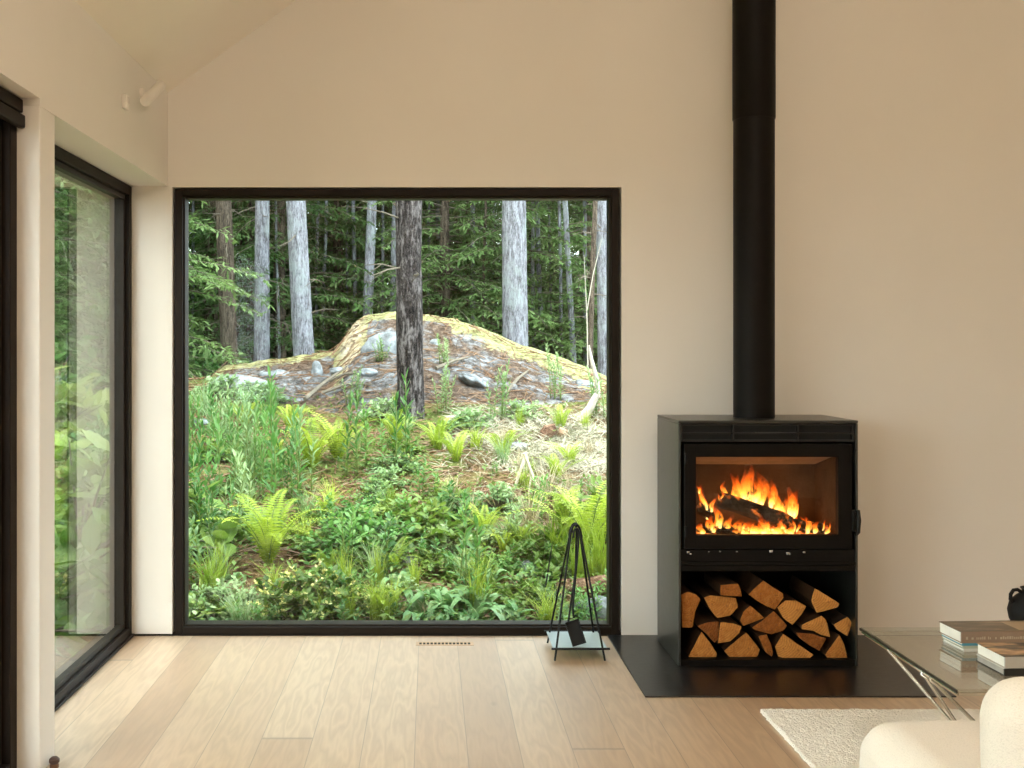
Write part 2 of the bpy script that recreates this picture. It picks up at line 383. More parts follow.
YEL = mat_leaf('yellow_blossom', [(.33, .36, .07), (.52, .50, .14), (.66, .62, .32)], trans=.3)
STEM = simple('green_stem', (.14, .19, .05), .8, .2, vary=.3)
REDLEAF = mat_leaf('brown_litter', [(.08, .04, .02), (.19, .10, .05), (.34, .22, .12)], trans=.15)
# ================================================================== ROOM SHELL
XL, XR, YB, YR = -1.196, 4.6, 5.02, -3.2
EAVE, PITCH, XM = 2.48, .72, 1.70
def roof_z(x): return EAVE+PITCH*((x-XL) if x < XM else (2*XM-XL-x))
OPX0, OPX1, OPZ = -1.176, .874, 2.048
# floor
b = MB(); b.box((-1.30, YR, -.12), (XR, YB, 0)); b.box((-1.47, 3.50, -.12), (-1.30, YB, -.0005))
struct(b.build('floor', FLOOR))
# back wall with the big opening (left part runs on into the niche of the side window)
b = MB()
b.box((-1.455, YB, .009), (OPX0, YB+.28, EAVE)); b.box((OPX0, YB, OPZ), (OPX1, YB+.28, EAVE)); b.box((OPX1, YB, .004), (XR+.3, YB+.28, EAVE))
b.prism_xz([(XL-.3, EAVE), (XR+.3, EAVE), (XR+.3, roof_z(XR)+.1), (XM, roof_z(XM)+.1), (XL-.3, roof_z(XL)+.1)], YB, YB+.28)
struct(b.build('wall_back', WALL))
b = MB(); b.box((-1.455, YB+.012, -.25), (XR, YB+.10, .012)); struct(b.build('trim_gap_shade', GAP_SHADE))  # dark strip painting the shade of the gap at the wall foot
# left wall: lintels, pier, rest
b = MB()
b.box((-1.455, 3.373, 2.052), (XL, YB, EAVE+.3)); b.box((-1.455, -1.2, 2.075), (XL, 3.373, EAVE+.3)); b.box((-1.56, YR, 0), (XL, -1.2, EAVE+.3))
b.box((-1.455, 3.373, 0), (XL, 3.508, 2.052), .004)
struct(b.build('wall_left', WALL))
b = MB(); b.box((XR, YR, 0), (XR+.28, YB, 3.2)); struct(b.build('wall_right', WALL))
b = MB(); b.box((-1.56, YR-.28, 0), (XR+.28, YR, EAVE))
b.prism_xz([(XL-.3, EAVE), (XR+.3, EAVE), (XR+.3, roof_z(XR)+.1), (XM, roof_z(XM)+.1), (XL-.3, roof_z(XL)+.1)], YR-.28, YR)
struct(b.build('wall_rear', WALL))
b = MB()
b.prism_xz([(XL-.36, roof_z(XL-.36)), (XM, roof_z(XM)), (XM, roof_z(XM)+.25), (XL-.36, roof_z(XL-.36)+.25)], YR-.28, YB+.3)
b.prism_xz([(XM, roof_z(XM)), (XR+.3, roof_z(XR+.3)), (XR+.3, roof_z(XR+.3)+.25), (XM, roof_z(XM)+.25)], YR-.28, YB+.3)
struct(b.build('ceiling', CEIL))

def frame_xz(mb, x0, x1, z0, z1, w, y0, y1, bev=.003):
    mb.box((x0, y0, z0), (x0+w, y1, z1), bev); mb.box((x1-w, y0, z0), (x1, y1, z1), bev)
    mb.box((x0+w, y0, z0), (x1-w, y1, z0+w), bev); mb.box((x0+w, y0, z1-w), (x1-w, y1, z1), bev)
def frame_yz(mb, y0, y1, z0, z1, w, x0, x1, bev=.003):
    mb.box((x0, y0, z0), (x1, y0+w, z1), bev); mb.box((x0, y1-w, z0), (x1, y1, z1), bev)
    mb.box((x0, y0+w, z0), (x1, y1-w, z0+w), bev); mb.box((x0, y0+w, z1-w), (x1, y1-w, z1), bev)
# window_1: the big picture window
win = struct(bpy.data.objects.new('window_1', None)); C.objects.link(win); win.location = (-.15, 5.07, 0)
b = MB(); frame_xz(b, -1.166, .864, .004, 2.042,   .034, 5.028, 5.13); local(win, b).build('frame', BRONZE, win)
b = MB(); frame_xz(b, -1.132, .830, .038, 2.008, .009, 5.045, 5.12, .002); local(win, b).build('bead', BEAD, win)
b = MB(); b.box((-1.125, 5.075, .045), (.823, 5.099, 2.001)); local(win, b).build('glass_pane', GLASS, win)
b = MB(); b.box((OPX0, YB+.11, -.25), (OPX1, YB+.145, .014), .003); struct(b.build('trim_sill', BRONZE))
# window_2: narrow side window in its niche
win = struct(bpy.data.objects.new('window_2', None)); C.objects.link(win); win.location = (-1.4, 4.26, 0)
b = MB(); frame_yz(b, 3.508, 5.018, .001, 2.050, .045, -1.45, -1.360); b.box((-1.375, 3.51, .002), (-1.347, 5.017, .012), .002); local(win, b).build('frame', BRONZE, win)
b = MB(); frame_yz(b, 3.553, 4.973, .046, 2.005, .022, -1.44, -1.378, .002); local(win, b).build('bead', BEAD, win)
b = MB(); b.box((-1.412, 3.575, .066), (-1.394, 4.951, 1.985)); local(win, b).build('glass_pane', GLASS, win)
# door_1: sliding glass door beyond the pier, nearer the viewpoint
win = struct(bpy.data.objects.new('door_1', None)); C.objects.link(win); win.location = (-1.3, 1.2, 0)
b = MB(); frame_yz(b, -1.19, 3.371, .001, 2.07, .055, -1.36, -1.265); b.box((-1.35, 1.05, .05), (-1.275, 1.13, 2.02), .003); local(win, b).build('frame', BRONZE, win)
b = MB(); frame_yz(b, -1.135, 3.316, .056, 2.015, .03, -1.33, -1.29, .002); local(win, b).build('bead', BEAD, win)
b = MB(); b.box((-1.318, -1.11, .08), (-1.300, 3.29, 1.99)); local(win, b).build('glass_pane', GLASS, win)
b = MB(); b.box((-1.263, -1.15, 2.029), (-1.246, 3.371, 2.070), .004); b.box((-1.263, -1.15, 1.982), (-1.239, 3.371, 2.022), .005); local(win, b).build('head_rail', BRONZE, win)
# two unseen globe pendants, added to light the walls warmly and evenly
def mat_globe():
    m, nt, out = new_mat('added_globe_glow'); e = N(nt, 'Emission', Color=(1, .84, .67, 1), Strength=GLOBE); L(nt, e.outputs[0], out.inputs[0]); return m
GLOBE = 25.
OPAL = mat_globe()
for x, y, lab in ((.75, 1.7, 'unseen opal globe pendant added below the left roof slope for warm light'), (XM, -1.0, 'unseen opal globe pendant added below the rear ridge for warm light')):
    t = thing('added_pendant', lab, 'lamp', (x, y, 3.10))
    b = MB(); b.lathe([(.17*sin(pi*k/24)+.0004, -.17*cos(pi*k/24)) for k in range(25)], 40); b.build('lamp_shade', OPAL, t, True)
    b = MB(); b.tube([(0, 0, .168), (0, 0, roof_z(x)-3.10-.02)], .004, 8); b.build('cord', BRONZE, t)
    b = MB(); b.lathe([(.05, roof_z(x)-3.10-.06), (.05, roof_z(x)-3.10-.02)], 24); b.build('ceiling_rose', BRONZE, t, 40)

# wall fittings high on the left wall
t = thing('wall_spotlight', 'white tube shaped spotlight high on the left wall near the corner', 'lamp', (XL, 4.55, 2.365))
b = MB(); b.lathe([(.022, 0), (.022, .012), (.018, .014)], 20); me = b.mesh('wall_mount', WHITEP, 40, True); link_mesh('wall_mount', me, t, rot=(0, pi/2, 0))
b = MB(); b.tube([(.012, 0, 0), (.040, 0, 0)], .007, 10); b.build('arm', WHITEP, t, 40)
d = Vector((.10, .80, .50)).normalized(); b = MB(); p = Vector((.052, -.005, 0))
b.tube([p-d*.105, p-d*.1, p+d*.1, p+d*.105], [.019, .022, .022, .019], 20); b.build('lamp_shade', WHITEP, t, 40)
t = thing('motion_sensor', 'small white wall sensor left of the tube spotlight', 'sensor', (XL, 4.285, 2.27))
b = MB(); b.box((.0005, -.02, -.028), (.02, .02, .028), .005); b.build('body', WHITEP, t, 40)
b = MB(); b.box((.019, -.012, -.005), (.0235, .012, .02), .002); b.build('lens', simple('sensor_lens', (.62, .58, .53), .3), t, 40)
t = thing('door_stop', 'little brown wooden door stop on the floor at the pier', 'door stop', (-1.172, 3.432, 0))
b = MB(); b.lathe([(.014, .001), (.014, .010), (.011, .014)], 16); b.build('base', BROWNWOOD, t, 40)
b = MB(); b.lathe([(.011, .013), (.016, .018), (.016, .027), (.010, .033)], 16); b.build('bumper', simple('dark_rubber', (.09, .05, .04), .7), t, 40)
# floor vent: 14 slots in a slim plate
t = thing('floor_vent', 'slim floor vent with a row of dark slots below the window', 'vent', (.0655, 4.885, 0))
b = MB(); x0, n = -.116, 14; pit = .232/n
b.box((x0-.012, -.030, 0), (x0+.232+.012, -.016, .0015)); b.box((x0-.012, .016, 0), (x0+.232+.012, .030, .0015))
for k in range(n+1): b.box((x0+k*pit-(.012 if k == 0 else .0028), -.016, 0), (x0+k*pit+(.012 if k == n else .0028), .016, .0015))
b.build('plate', simple('oak_vent_plate', (.52, .35, .215), .4, vary=.1), t)
b = MB(); b.box((x0, -.016, .0002), (x0+.232, .016, .0006)); b.build('slots', GAP_SHADE, t)  # dark sheet stands for the shade inside the slots

# ================================================================== HEARTH, STOVE, FLUE
tag(MB().box((.8075, 4.125, .0003), (1.975, 5.012, .006), .0015).build('hearth_plate', HEARTH), 'black steel hearth plate under the wood stove', 'hearth')
YF = 4.51; YBK = 4.93; SX0, SX1, SZ0, SZ1 = 1.019, 1.755, .0065, 1.015
st = thing('wood_stove', 'black wood burning stove with a lit fire and log compartment', 'stove', (1.39, 4.72, .0065))
def sp(mb, name, mat, smooth=False, parent=None): return local(st, mb).build(name, mat, parent or st, smooth)
b = MB(); t_ = .010
b.box((SX0+t_, YF+.004, SZ0), (SX1-t_, YBK, SZ0+.026), .002); b.box((SX0+t_, YBK-.01, SZ0+.026), (SX1-t_, YBK, SZ1-.012))
b.box((SX0+t_, YF+.004, .396), (SX1-t_, YBK-.01, .420), .002); sp(b, 'body', STOVE)
b = MB(); b.box((SX0, YF, SZ0), (SX0+t_, YBK, SZ1-.0125), .002); sp(b, 'side_panel', STOVE_SIDE)
b = MB(); b.box((SX1-t_, YF, SZ0), (SX1, YBK, SZ1-.0125), .002); sp(b, 'side_panel', STOVE_SIDE)
b = MB(); b.box((SX0, YF-.001, SZ1-.012), (SX1, YBK, SZ1), .002); sp(b, 'top_plate', STOVE_SIDE)
# air grille
b = MB(); b.box((SX0+t_+.003, YF+.030, .928), (SX1-t_-.003, YF+.040, .9985)); sp(b, 'grille_back', GAP_SHADE)
b = MB(); gz0, gz1 = .928, .9985; gx0, gx1 = SX0+t_+.003, SX1-t_-.003
for z in (gz0, gz0+.031, gz1-.005): b.box((gx0, YF+.006, z), (gx1, YF+.030, z+.0055), .001)
for x in (gx0, gx0+.212, gx0+.478, gx1-.006): b.box((x, YF+.0065, gz0), (x+.006, YF+.030, gz1), .001)
g = sp(b, 'air_grille', mat_steel('grille_grey', (.017, .0145, .013), .45, .3))
b = MB(); x = 1.335
for w in (.008, .004, .009, .006, .004, .010, .005, .008, .007): b.box((x, YF+.0052, .9625), (x+w, YF+.0062, .968)); x += w+.005
sp(b, 'lettering', simple('grey_emboss', (.05, .048, .045), .5), parent=g)
# lower strip under the door; bright flecks modelled for the windows' glints
b = MB(); b.box((SX0+t_, YF+.006, .4205), (SX1-t_, YF+.030, .484), .002); b.box((SX0+t_, YF-.002, .424), (SX1-t_, YF+.006, .436), .002); ash = sp(b, 'ash_lip', STOVE)
GLINT = simple('painted_glint', (.55, .55, .55), .25, metal=1)
for x, z, r in ((1.06, .474, .004), (1.145, .476, .0025), (1.19, .477, .003), (1.26, .476, .003), (1.40, .478, .006), (1.47, .470, .006), (1.535, .474, .004), (1.07, .466, .003)):
    b = MB(); b.box((x-r*1.4, YF+.0035, z-r), (x+r*1.4, YF+.0065, z+r*.9), r*.5); sp(b, 'glint_fleck', GLINT, parent=ash)
# door
DX0, DX1, DZ0, DZ1 = 1.041, 1.730, .4885, .9195; GX0, GX1, GZ0, GZ1 = 1.0906, 1.673, .5456, .8654
b = MB()
b.box((DX0, YF-.004, DZ0), (GX0, YF+.030, DZ1), .003); b.box((GX1, YF-.004, DZ0), (DX1, YF+.030, DZ1), .003)
b.box((GX0-.003, YF-.004, DZ0), (GX1+.003, YF+.030, GZ0), .003); b.box((GX0-.003, YF-.004, GZ1), (GX1+.003, YF+.030, DZ1), .003)
door = sp(b, 'door', STOVE)
b = MB(); b.box((GX0-.002, YF+.012, GZ0-.002), (GX1+.002, YF+.016, GZ1+.002)); sp(b, 'glass_pane', SGLASS, parent=door)
b = MB(); b.box((1.728, YF-.012, .560), (1.742, YF+.004, .650), .003); b.tube([(1.738, YF-.006, .645), (1.745, YF-.026, .648), (1.747, YF-.030, .61), (1.745, YF-.027, .560), (1.740, YF-.018, .548)], [.006, .008, .009, .008, .006], 10)
sp(b, 'handle', IRON, 40, door)
for z in (.86, .56): b = MB(); b.tube([(1.045, YF-.009, z-.022), (1.045, YF-.009, z+.022)], .006, 10); sp(b, 'hinge', IRON, 40, door)
# firebox lining
b = MB(); fx0, fx1, fz0, fz1, fy0, fy1 = 1.066, 1.700, .498, .905, YF+.034, 4.86
b.box((fx0-.02, fy0, fz0-.03), (fx0, fy1, fz1)); b.box((fx1, fy0, fz0-.03), (fx1+.02, fy1, fz1)); b.box((fx0, fy0, fz0-.03), (fx1, fy1, fz0))
b.box((fx0-.02, fy1, fz0-.03), (fx1+.02, fy1+.02, fz1))
b.box((fx0-.02, fy0, fz1), (fx1+.02, fy1, fz1+.01)); sp(b, 'firebox_lining', VERM)
b = MB(); b.add([(fx0, fy1, .80), (fx1, fy1, .80), (fx1, fy0+.07, .862), (fx0, fy0+.07, .862), (fx0, fy1, .83), (fx1, fy1, .83), (fx1, fy0+.07, .888), (fx0, fy0+.07, .888)],
      [[0, 1, 2, 3], [7, 6, 5, 4], [3, 2, 6, 7], [0, 3, 7, 4], [1, 5, 6, 2], [0, 4, 5, 1]])
sp(b, 'baffle', simple('lit_baffle_board', (.36, .31, .25), .9, .1, vary=.2))  # pale colour stands for the light on the baffle's front edge
# flue
t = thing('flue_pipe', 'tall black stove pipe rising from the stove top', 'stove pipe', (1.39, 4.72, SZ1))
b = MB(); b.lathe([(.0862, .001), (.0862, 1.30)], 48); b.build('lower_section', PIPE, t, 40)
b = MB(); b.lathe([(.0872, 1.275), (.0897, 1.28), (.0897, 4.30-SZ1+.1)], 48); b.build('upper_section', PIPE, t, 40)

# ---------------- firewood in the compartment
def zp(zx, zy): return (640+.234375*zx, 550+.234375*zy)
LOGS = [
 ([(176, 190), (205, 178), (240, 190), (258, 210), (235, 265), (224, 330), (180, 332)], 'tall split log standing against the left side of the log compartment'),
 ([(343, 150), (418, 143), (428, 165), (435, 198), (395, 197), (343, 193)], 'small blocky split log lying on top of the half round log'),
 ([(272, 203), (300, 193), (410, 205), (418, 245), (385, 280), (330, 290), (305, 262)], 'half round split log, flat side up, under the small blocky log'),
 ([(525, 130), (570, 160), (610, 185), (612, 205), (575, 255), (520, 230), (462, 190)], 'diamond shaped split log at the very top of the firewood pile'),
 ([(585, 245), (620, 215), (665, 215), (710, 240), (690, 275), (650, 320), (610, 290)], 'wedge log with curved top edge just right of the diamond shaped log'),
 ([(745, 163), (800, 195), (850, 228), (842, 245), (755, 268), (742, 245), (730, 215)], 'triangular pale log highest on the right side of the pile'),
 ([(470, 237), (500, 262), (530, 290), (440, 325), (427, 300), (440, 265)], 'small pointed log below the diamond log and left of centre'),
 ([(570, 260), (600, 290), (628, 323), (610, 345), (560, 360), (490, 342), (478, 330), (520, 302)], 'flat wedge log in the centre directly below the diamond log'),
 ([(245, 325), (290, 308), (337, 305), (335, 380), (318, 397), (280, 355)], 'quarter log with a straight right face beside its twin quarter log'),
 ([(343, 308), (395, 312), (433, 325), (425, 355), (385, 390), (332, 398)], 'quarter log with pale curved lower rim under the half round log'),
 ([(262, 348), (295, 390), (328, 440), (325, 462), (240, 466), (207, 455), (235, 400)], 'triangular log at the bottom left of the firewood pile'),
 ([(453, 352), (485, 390), (512, 425), (500, 455), (430, 472), (380, 455), (358, 430), (400, 395)], 'broad fan shaped log with cracked face in the bottom row'),
 ([(505, 368), (540, 360), (560, 405), (568, 440), (562, 455), (535, 435)], 'thin sliver of split wood between the two broad bottom logs'),
 ([(610, 357), (670, 400), (742, 447), (725, 462), (640, 468), (590, 455), (575, 412)], 'large bright wedge log in the bottom row right of the sliver'),
 ([(690, 320), (735, 298), (775, 280), (795, 300), (812, 372), (770, 362), (740, 345), (690, 338)], 'broad quarter log resting on the dark bark covered log'),
 ([(665, 352), (740, 358), (765, 368), (795, 376), (765, 430), (720, 405), (680, 375)], 'dark reddish log with bark under the broad quarter log'),
 ([(825, 318), (885, 285), (905, 310), (885, 368), (840, 340)], 'small dark log against the right side of the compartment'),
 ([(850, 360), (870, 400), (885, 460), (800, 463), (790, 445), (820, 405)], 'upright triangular log at the bottom right of the pile'),
]
rl = random.Random(3)
for i, (poly, lab) in enumerate(LOGS):
    yf = 4.545+rl.uniform(-.012, .02); ln = rl.uniform(.27, .31)
    pts = [at(*zp(x, y), yf) for x, y in poly]
    cx = sum(p.x for p in pts)/len(pts); cz = sum(p.z for p in pts)/len(pts)
    t = thing('firewood_log', lab, 'firewood', (cx, yf, cz), group='split logs in the stove compartment')
    # subdivide the outline so it looks torn rather than cut
    P = []
    for a, c in zip(pts, pts[1:]+pts[:1]):
        for s in (0, .33, .66):
            q = a.lerp(c, s); P.append(Vector((q.x-cx, 0, q.z-cz))*(1+rl.uniform(-.02, .02) if s else .985))
    n = len(P); rows = 6; vs = []; fs = []
    for r in range(rows):
        y = ln*r/(rows-1)
        for k, p in enumerate(P):
            q = .96+.03*noise.noise(Vector((k*.9, r*.5, i*3.1))) if 0 < r else 1
            vs.append((p.x*q, y, p.z*q))
    for r in range(rows-1):
        for k in range(n): fs.append([r*n+(k+1) % n, r*n+k, (r+1)*n+k, (r+1)*n+(k+1) % n])
    fs.append([(rows-1)*n+k for k in range(n)])
    b = MB(); b.add(vs, fs); b.build('split_side', BARKW if i in (15, 16) else SPLIT_SHADE, t)
    # end face: fan with a slightly rough centre
    b = MB(); vs = [(p.x, 0, p.z) for p in P]; m_ = len(vs)
    vs += [(p.x*.55, -.002+rl.uniform(-.0015, .0015), p.z*.55) for p in P]; vs.append((0, -.003, 0))
    fs = [[k, (k+1) % m_, m_+(k+1) % m_, m_+k] for k in range(m_)]+[[m_+k, m_+(k+1) % m_, 2*m_] for k in range(m_)]
    b.add(vs, fs); b.build('end_grain', ENDG, t)

# ---------------- fire: burning logs, ember bed, flames
def zf(x, y, Y): return at(680+.185546875*x, 440+.185546875*y, Y)
def burning_log(name, lab, a, c, ra, mat, seed):
    r_ = random.Random(seed); d = c-a; L_ = d.length
    t = thing(name, lab, 'burning log', a)
    d.normalize(); s1 = d.cross(Vector((0, 1, 0))).normalized(); s2 = d.cross(s1)
    n, rows = 9, 12; vs = []; fs = []
    base = [1+.18*sin(j*2.1+seed)+r_.uniform(-.12, .12) for j in range(n)]
    for i in range(rows):
        p = d*(L_*i/(rows-1)); e = ra*(.82 if i in (0, rows-1) else 1)
        for j in range(n):
            q = e*base[j]*(1+.12*noise.noise(Vector((i*.6, j*1.7, seed))))
            vs.append(p+(s1*cos(2*pi*j/n)*q+s2*sin(2*pi*j/n)*q*.8))
    for i in range(rows-1):
        for j in range(n): fs.append([i*n+j, i*n+(j+1) % n, (i+1)*n+(j+1) % n, (i+1)*n+j])
    b = MB(); b.add(vs, fs); b.build('charred_side', mat, t)
    for e in (vs[:n], vs[-n:]): b = MB(); b.add(e, [list(range(n))]); b.build('charred_end', mat, t)
burning_log('burning_log', 'thick charred log lying diagonally across the flames in the stove', zf(205, 318, 4.70), zf(600, 452, 4.62), .034, CHAR, 1)
burning_log('burning_log', 'short glowing log end at the lower right of the stove fire', zf(590, 452, 4.66), zf(800, 492, 4.61), .021, CHAR, 2)
burning_log('burning_log', 'low glowing log along the left front of the stove fire', zf(90, 470, 4.63), zf(330, 500, 4.59), .022, CHAR, 3)
burning_log('burning_log', 'dark leaning log at the left back of the stove fire', zf(95, 345, 4.76), zf(215, 430, 4.74), .030, CHAR, 4)
fire = thing('fire', 'orange flames and glowing embers burning inside the stove', 'fire', (1.38, 4.68, .4985))
b = MB(); nx, ny = 44, 20; x0, x1, y0, y1 = 1.09, 1.68, 4.56, 4.83
g = [[Vector((x0+(x1-x0)*i/nx, y0+(y1-y0)*j/ny, .513+.022*noise.noise(Vector((i*.5, j*.5, 3)))+.016*noise.noise(Vector((i*1.1, j*1.2, 9)))+.02*sin(pi*j/ny))) for i in range(nx+1)] for j in range(ny+1)]
b.add([p for r in g for p in r], [[j*(nx+1)+i, j*(nx+1)+i+1, (j+1)*(nx+1)+i+1, (j+1)*(nx+1)+i] for j in range(ny) for i in range(nx)])
o = local(fire, b).build('ember_bed', EMBER, fire, True); o['kind'] = 'stuff'
FL = [  # base x, base y, tip x, tip y, half width (zoom units), depth
 (385, 335, 362, 128, 34, 4.71), (345, 320, 305, 180, 17, 4.72), (410, 330, 415, 195, 22, 4.70), (440, 345, 465, 250, 20, 4.69), (490, 360, 508, 208, 24, 4.69),
 (520, 380, 545, 290, 24, 4.66), (590, 405, 604, 245, 26, 4.67), (615, 400, 640, 290, 15, 4.66), (560, 405, 560, 300, 24, 4.66), (240, 300, 238, 218, 18, 4.72),
 (145, 370, 100, 225, 14, 4.70), (170, 380, 190, 290, 14, 4.70), (215, 470, 182, 330, 26, 4.60), (180, 490, 150, 400, 26, 4.60), (255, 480, 270, 400, 24, 4.60), (330, 492, 310, 420, 30, 4.59), (400, 498, 390, 430, 40, 4.59),
 (455, 495, 450, 405, 26, 4.60), (520, 500, 540, 440, 34, 4.59), (600, 500, 590, 455, 30, 4.59), (690, 495, 685, 405, 20, 4.60), (725, 495, 740, 430, 20, 4.60), (785, 500, 800, 450, 18, 4.60),
 (120, 500, 110, 440, 22, 4.60), (300, 310, 290, 255, 14, 4.71), (460, 500, 470, 455, 50, 4.58), (340, 505, 350, 460, 50, 4.58)]
FL += [(300, 345, 285, 175, 30, 4.76), (420, 370, 440, 165, 44, 4.76), (520, 400, 515, 230, 40, 4.75), (600, 420, 625, 262, 34, 4.74), (350, 350, 335, 150, 24, 4.77), (150, 420, 120, 250, 24, 4.75)]
rf_ = random.Random(9)
for _ in range(44):
    bx = rf_.choice((rf_.uniform(220, 640), rf_.uniform(100, 800))); lo = rf_.random() < .6
    by = rf_.uniform(470, 505) if lo else 320+(bx-205)*.33+rf_.uniform(-8, 8)
    hh = rf_.uniform(25, 70)*(1.5 if not lo and 300 < bx < 480 else 1)
    FL.append((bx, by, bx+rf_.uniform(-25, 25), by-hh, rf_.uniform(5, 13), 4.60 if lo else 4.68))
for i, (bx, by, tx, ty, w, Y) in enumerate(FL):
    r_ = random.Random(i+50); a = zf(bx, by+8, Y); e = zf(tx, ty, Y); W = w*.185546875*Y/F
    n, rows = 10, 12; vs = []; fs = []; o_ = a.copy(); h = e-a; ph = r_.uniform(0, 6)
    for k in range(rows):
        s = k/(rows-1); ww = W*(.55+1.1*s)*(1-s)**.75*1.25+.0004
        if s < .15: ww = W*(.5+.5*s/.15)*.8
        c = h*s+Vector((W*(.8 if w > 14 else 1.3)*sin(ph+s*5.5)*s, W*.4*cos(ph+s*4)*s, 0))
        for j in range(n): q = 2*pi*j/n; vs.append(c+Vector((ww*cos(q)*(1+.2*sin(3*q+k*.7+ph)), ww*.55*sin(q), 0)))
    for k in range(rows-1):
        for j in range(n): fs.append([k*n+j, k*n+(j+1) % n, (k+1)*n+(j+1) % n, (k+1)*n+j])
    b = MB(); b.add(vs, fs); b.build('flame', FLAME, fire, True, loc=o_-fire.location)

# ================================================================== FIRE TOOL STAND
t = thing('fire_tool_stand', 'black rod fire tool stand with pale tray in front of the window', 'fire tool stand', (.627, 4.745, 0))
ap_f, ap_r = Vector((.628, 4.735, .545)), Vector((.628, 4.765, .545))
def rel(p): return Vector(p)-t.location
for sx, foot, ap in ((-1, (.522, 4.600, .004), ap_f), (1, (.732, 4.600, .004), ap_f), (-1, (.522, 4.885, .004), ap_r), (1, (.732, 4.885, .004), ap_r)):
    foot = Vector(foot); top = ap+Vector((sx*.024, 0, -.05))
    b = MB(); b.tube([rel(foot), rel(foot.lerp(top, .5)), rel(top)], .0044, 8); b.build('leg', IRON, t, 40)
for ap in (ap_f, ap_r):
    b = MB(); b.tube([rel(ap+Vector((.024*cos(q), 0, -.05+.045*sin(q)*1.3))) for q in [pi*k/12 for k in range(13)]], .0044, 8); b.build('loop', IRON, t, 40)
b = MB(); b.tube([rel((.628, 4.725, .548)), rel((.628, 4.775, .548))], .0055, 8); b.build('top_rod', IRON, t, 40)
b = MB(); b.box(rel((.517, 4.603, .050)), rel((.745, 4.888, .054)), .0015); b.build('tray', TRAY, t)
b = MB(); b.tube([rel((.508, 4.598, .055)), rel((.752, 4.598, .055))], .005, 8); b.build('front_bar', IRON, t, 40)
b = MB(); b.tube([rel((.508, 4.893, .053)), rel((.752, 4.893, .053))], .005, 8); b.build('rear_bar', IRON, t, 40)
t = thing('fire_shovel', 'black fire shovel hanging in the tool stand with its blade down', 'shovel', (.628, 4.70, .538))
def hook(mb, r=.016, n=10): return [Vector((r*cos(q)-r, 0, r*sin(q))) for q in [pi*k/n for k in range(n, -1, -1)]]
b = MB(); b.tube([(-.014, 0, -.035), (-.014, 0, -.012), (-.008, .0, .002), (.0, 0, .004), (.006, 0, -.006), (.006, 0, -.06), (-.022, -.03, -.33), (-.018, -.035, -.37)], .0045, 8); b.build('handle', IRON, t, 40)
b = MB(); M = Matrix.Translation((-.012, -.045, -.430)) @ Matrix.Rotation(radians(-17), 4, 'Y') @ Matrix.Rotation(radians(-14), 4, 'X')
b.box((-.028, -.002, -.052), (.028, .002, .052), .001, M=M); b.box((-.030, -.016, -.052), (-.026, .002, .052), .001, M=M); b.box((.026, -.016, -.052), (.030, .002, .052), .001, M=M); b.box((-.03, -.016, .048), (.03, .002, .052), .001, M=M)
b.build('blade', IRON, t)
t = thing('fire_poker', 'slim black poker rod hanging behind the fire shovel', 'poker', (.628, 4.785, .540))
b = MB(); b.tube([(-.010, 0, -.03), (-.010, 0, -.006), (-.004, 0, .004), (.004, 0, .003), (.009, 0, -.01), (.006, .005, -.2), (-.030, .01, -.455)], .0045, 8); b.build('rod', IRON, t, 40)
b = MB(); b.tube([(-.024, .01, -.42), (-.010, .01, -.432), (-.004, .01, -.42)], [.0045, .004, .002], 8); b.build('hook', IRON, t, 40)

# ================================================================== RUG
rx0, ry1, rx1, ry0 = 1.188, 3.955, 3.6, 1.0
b = MB(); nx, ny = 190, 240; vs = []
for j in range(ny+1):
    for i in range(nx+1):
        x = rx0+(rx1-rx0)*(i/nx)**1.35; y = ry1-(ry1-ry0)*(j/ny)**1.25
        ed = min(i, nx-i, j, ny-j)
        h = .014+.003*noise.noise(Vector((x*38, y*38, 0)))+.003*noise.noise(Vector((x*95, y*95, 4)))
        if ed == 0: h = .0006
        jx = .006*noise.noise(Vector((x*60, y*60, 8)))
        vs.append((x+jx, y+.006*noise.noise(Vector((x*60, y*60, 18))), h))
b.add(vs, [[j*(nx+1)+i, (j+1)*(nx+1)+i, (j+1)*(nx+1)+i+1, j*(nx+1)+i+1] for j in range(ny) for i in range(nx)])
rug = b.build('rug', RUG, None, True); tag(rug, 'shaggy cream wool rug on the oak floor before the hearth', 'rug')

# ================================================================== GLASS COFFEE TABLE
TZ = .41
t = thing('coffee_table', 'low glass coffee table on bent steel rod legs', 'table', (1.95, 3.22, .02))
def tr(p): return Vector(p)-t.location
b = MB(); b.box(tr((1.388, 2.895, TZ-.009)), tr((2.55, 3.545, TZ)), .002); b.build('glass_top', TGLASS, t)
EDGE = simple('dark_steel_edge', (.10, .09, .08), .3, metal=1)
for x in (1.384, 2.5505): b = MB(); b.box(tr((x, 2.893, TZ-.0105)), tr((x+.0045, 3.547, TZ-.002)), .001); b.build('edge_strip', EDGE, t)
rods = [((1.392, 3.520), (1.432, 3.50), (1.70, 3.27)), ((1.392, 3.110), (1.400, 3.10), (1.60, 2.98)), ((1.392, 3.056), (1.402, 3.05), (1.75, 3.00))]
for a, k, f in rods:
    for sgn in (0, 1):
        mx = (lambda x: x) if sgn == 0 else (lambda x: 3.94-x)
        b = MB(); b.tube([tr((mx(a[0]), a[1], TZ-.014)), tr((mx(k[0]-.012), k[1]+.006, TZ-.024)), tr((mx(k[0]), k[1], TZ-.032)), tr((mx(f[0]), f[1], .026))], .0052, 10); b.build('leg', CHROME, t, 40)
b = MB(); b.tube([tr((1.70, 3.27, .0275)), tr((1.67, 3.12, .0275)), tr((1.60, 2.98, .0275))], .0055, 8); b.tube([tr((2.24, 3.27, .0275)), tr((2.27, 3.12, .0275)), tr((2.34, 2.98, .0275))], .0055, 8)
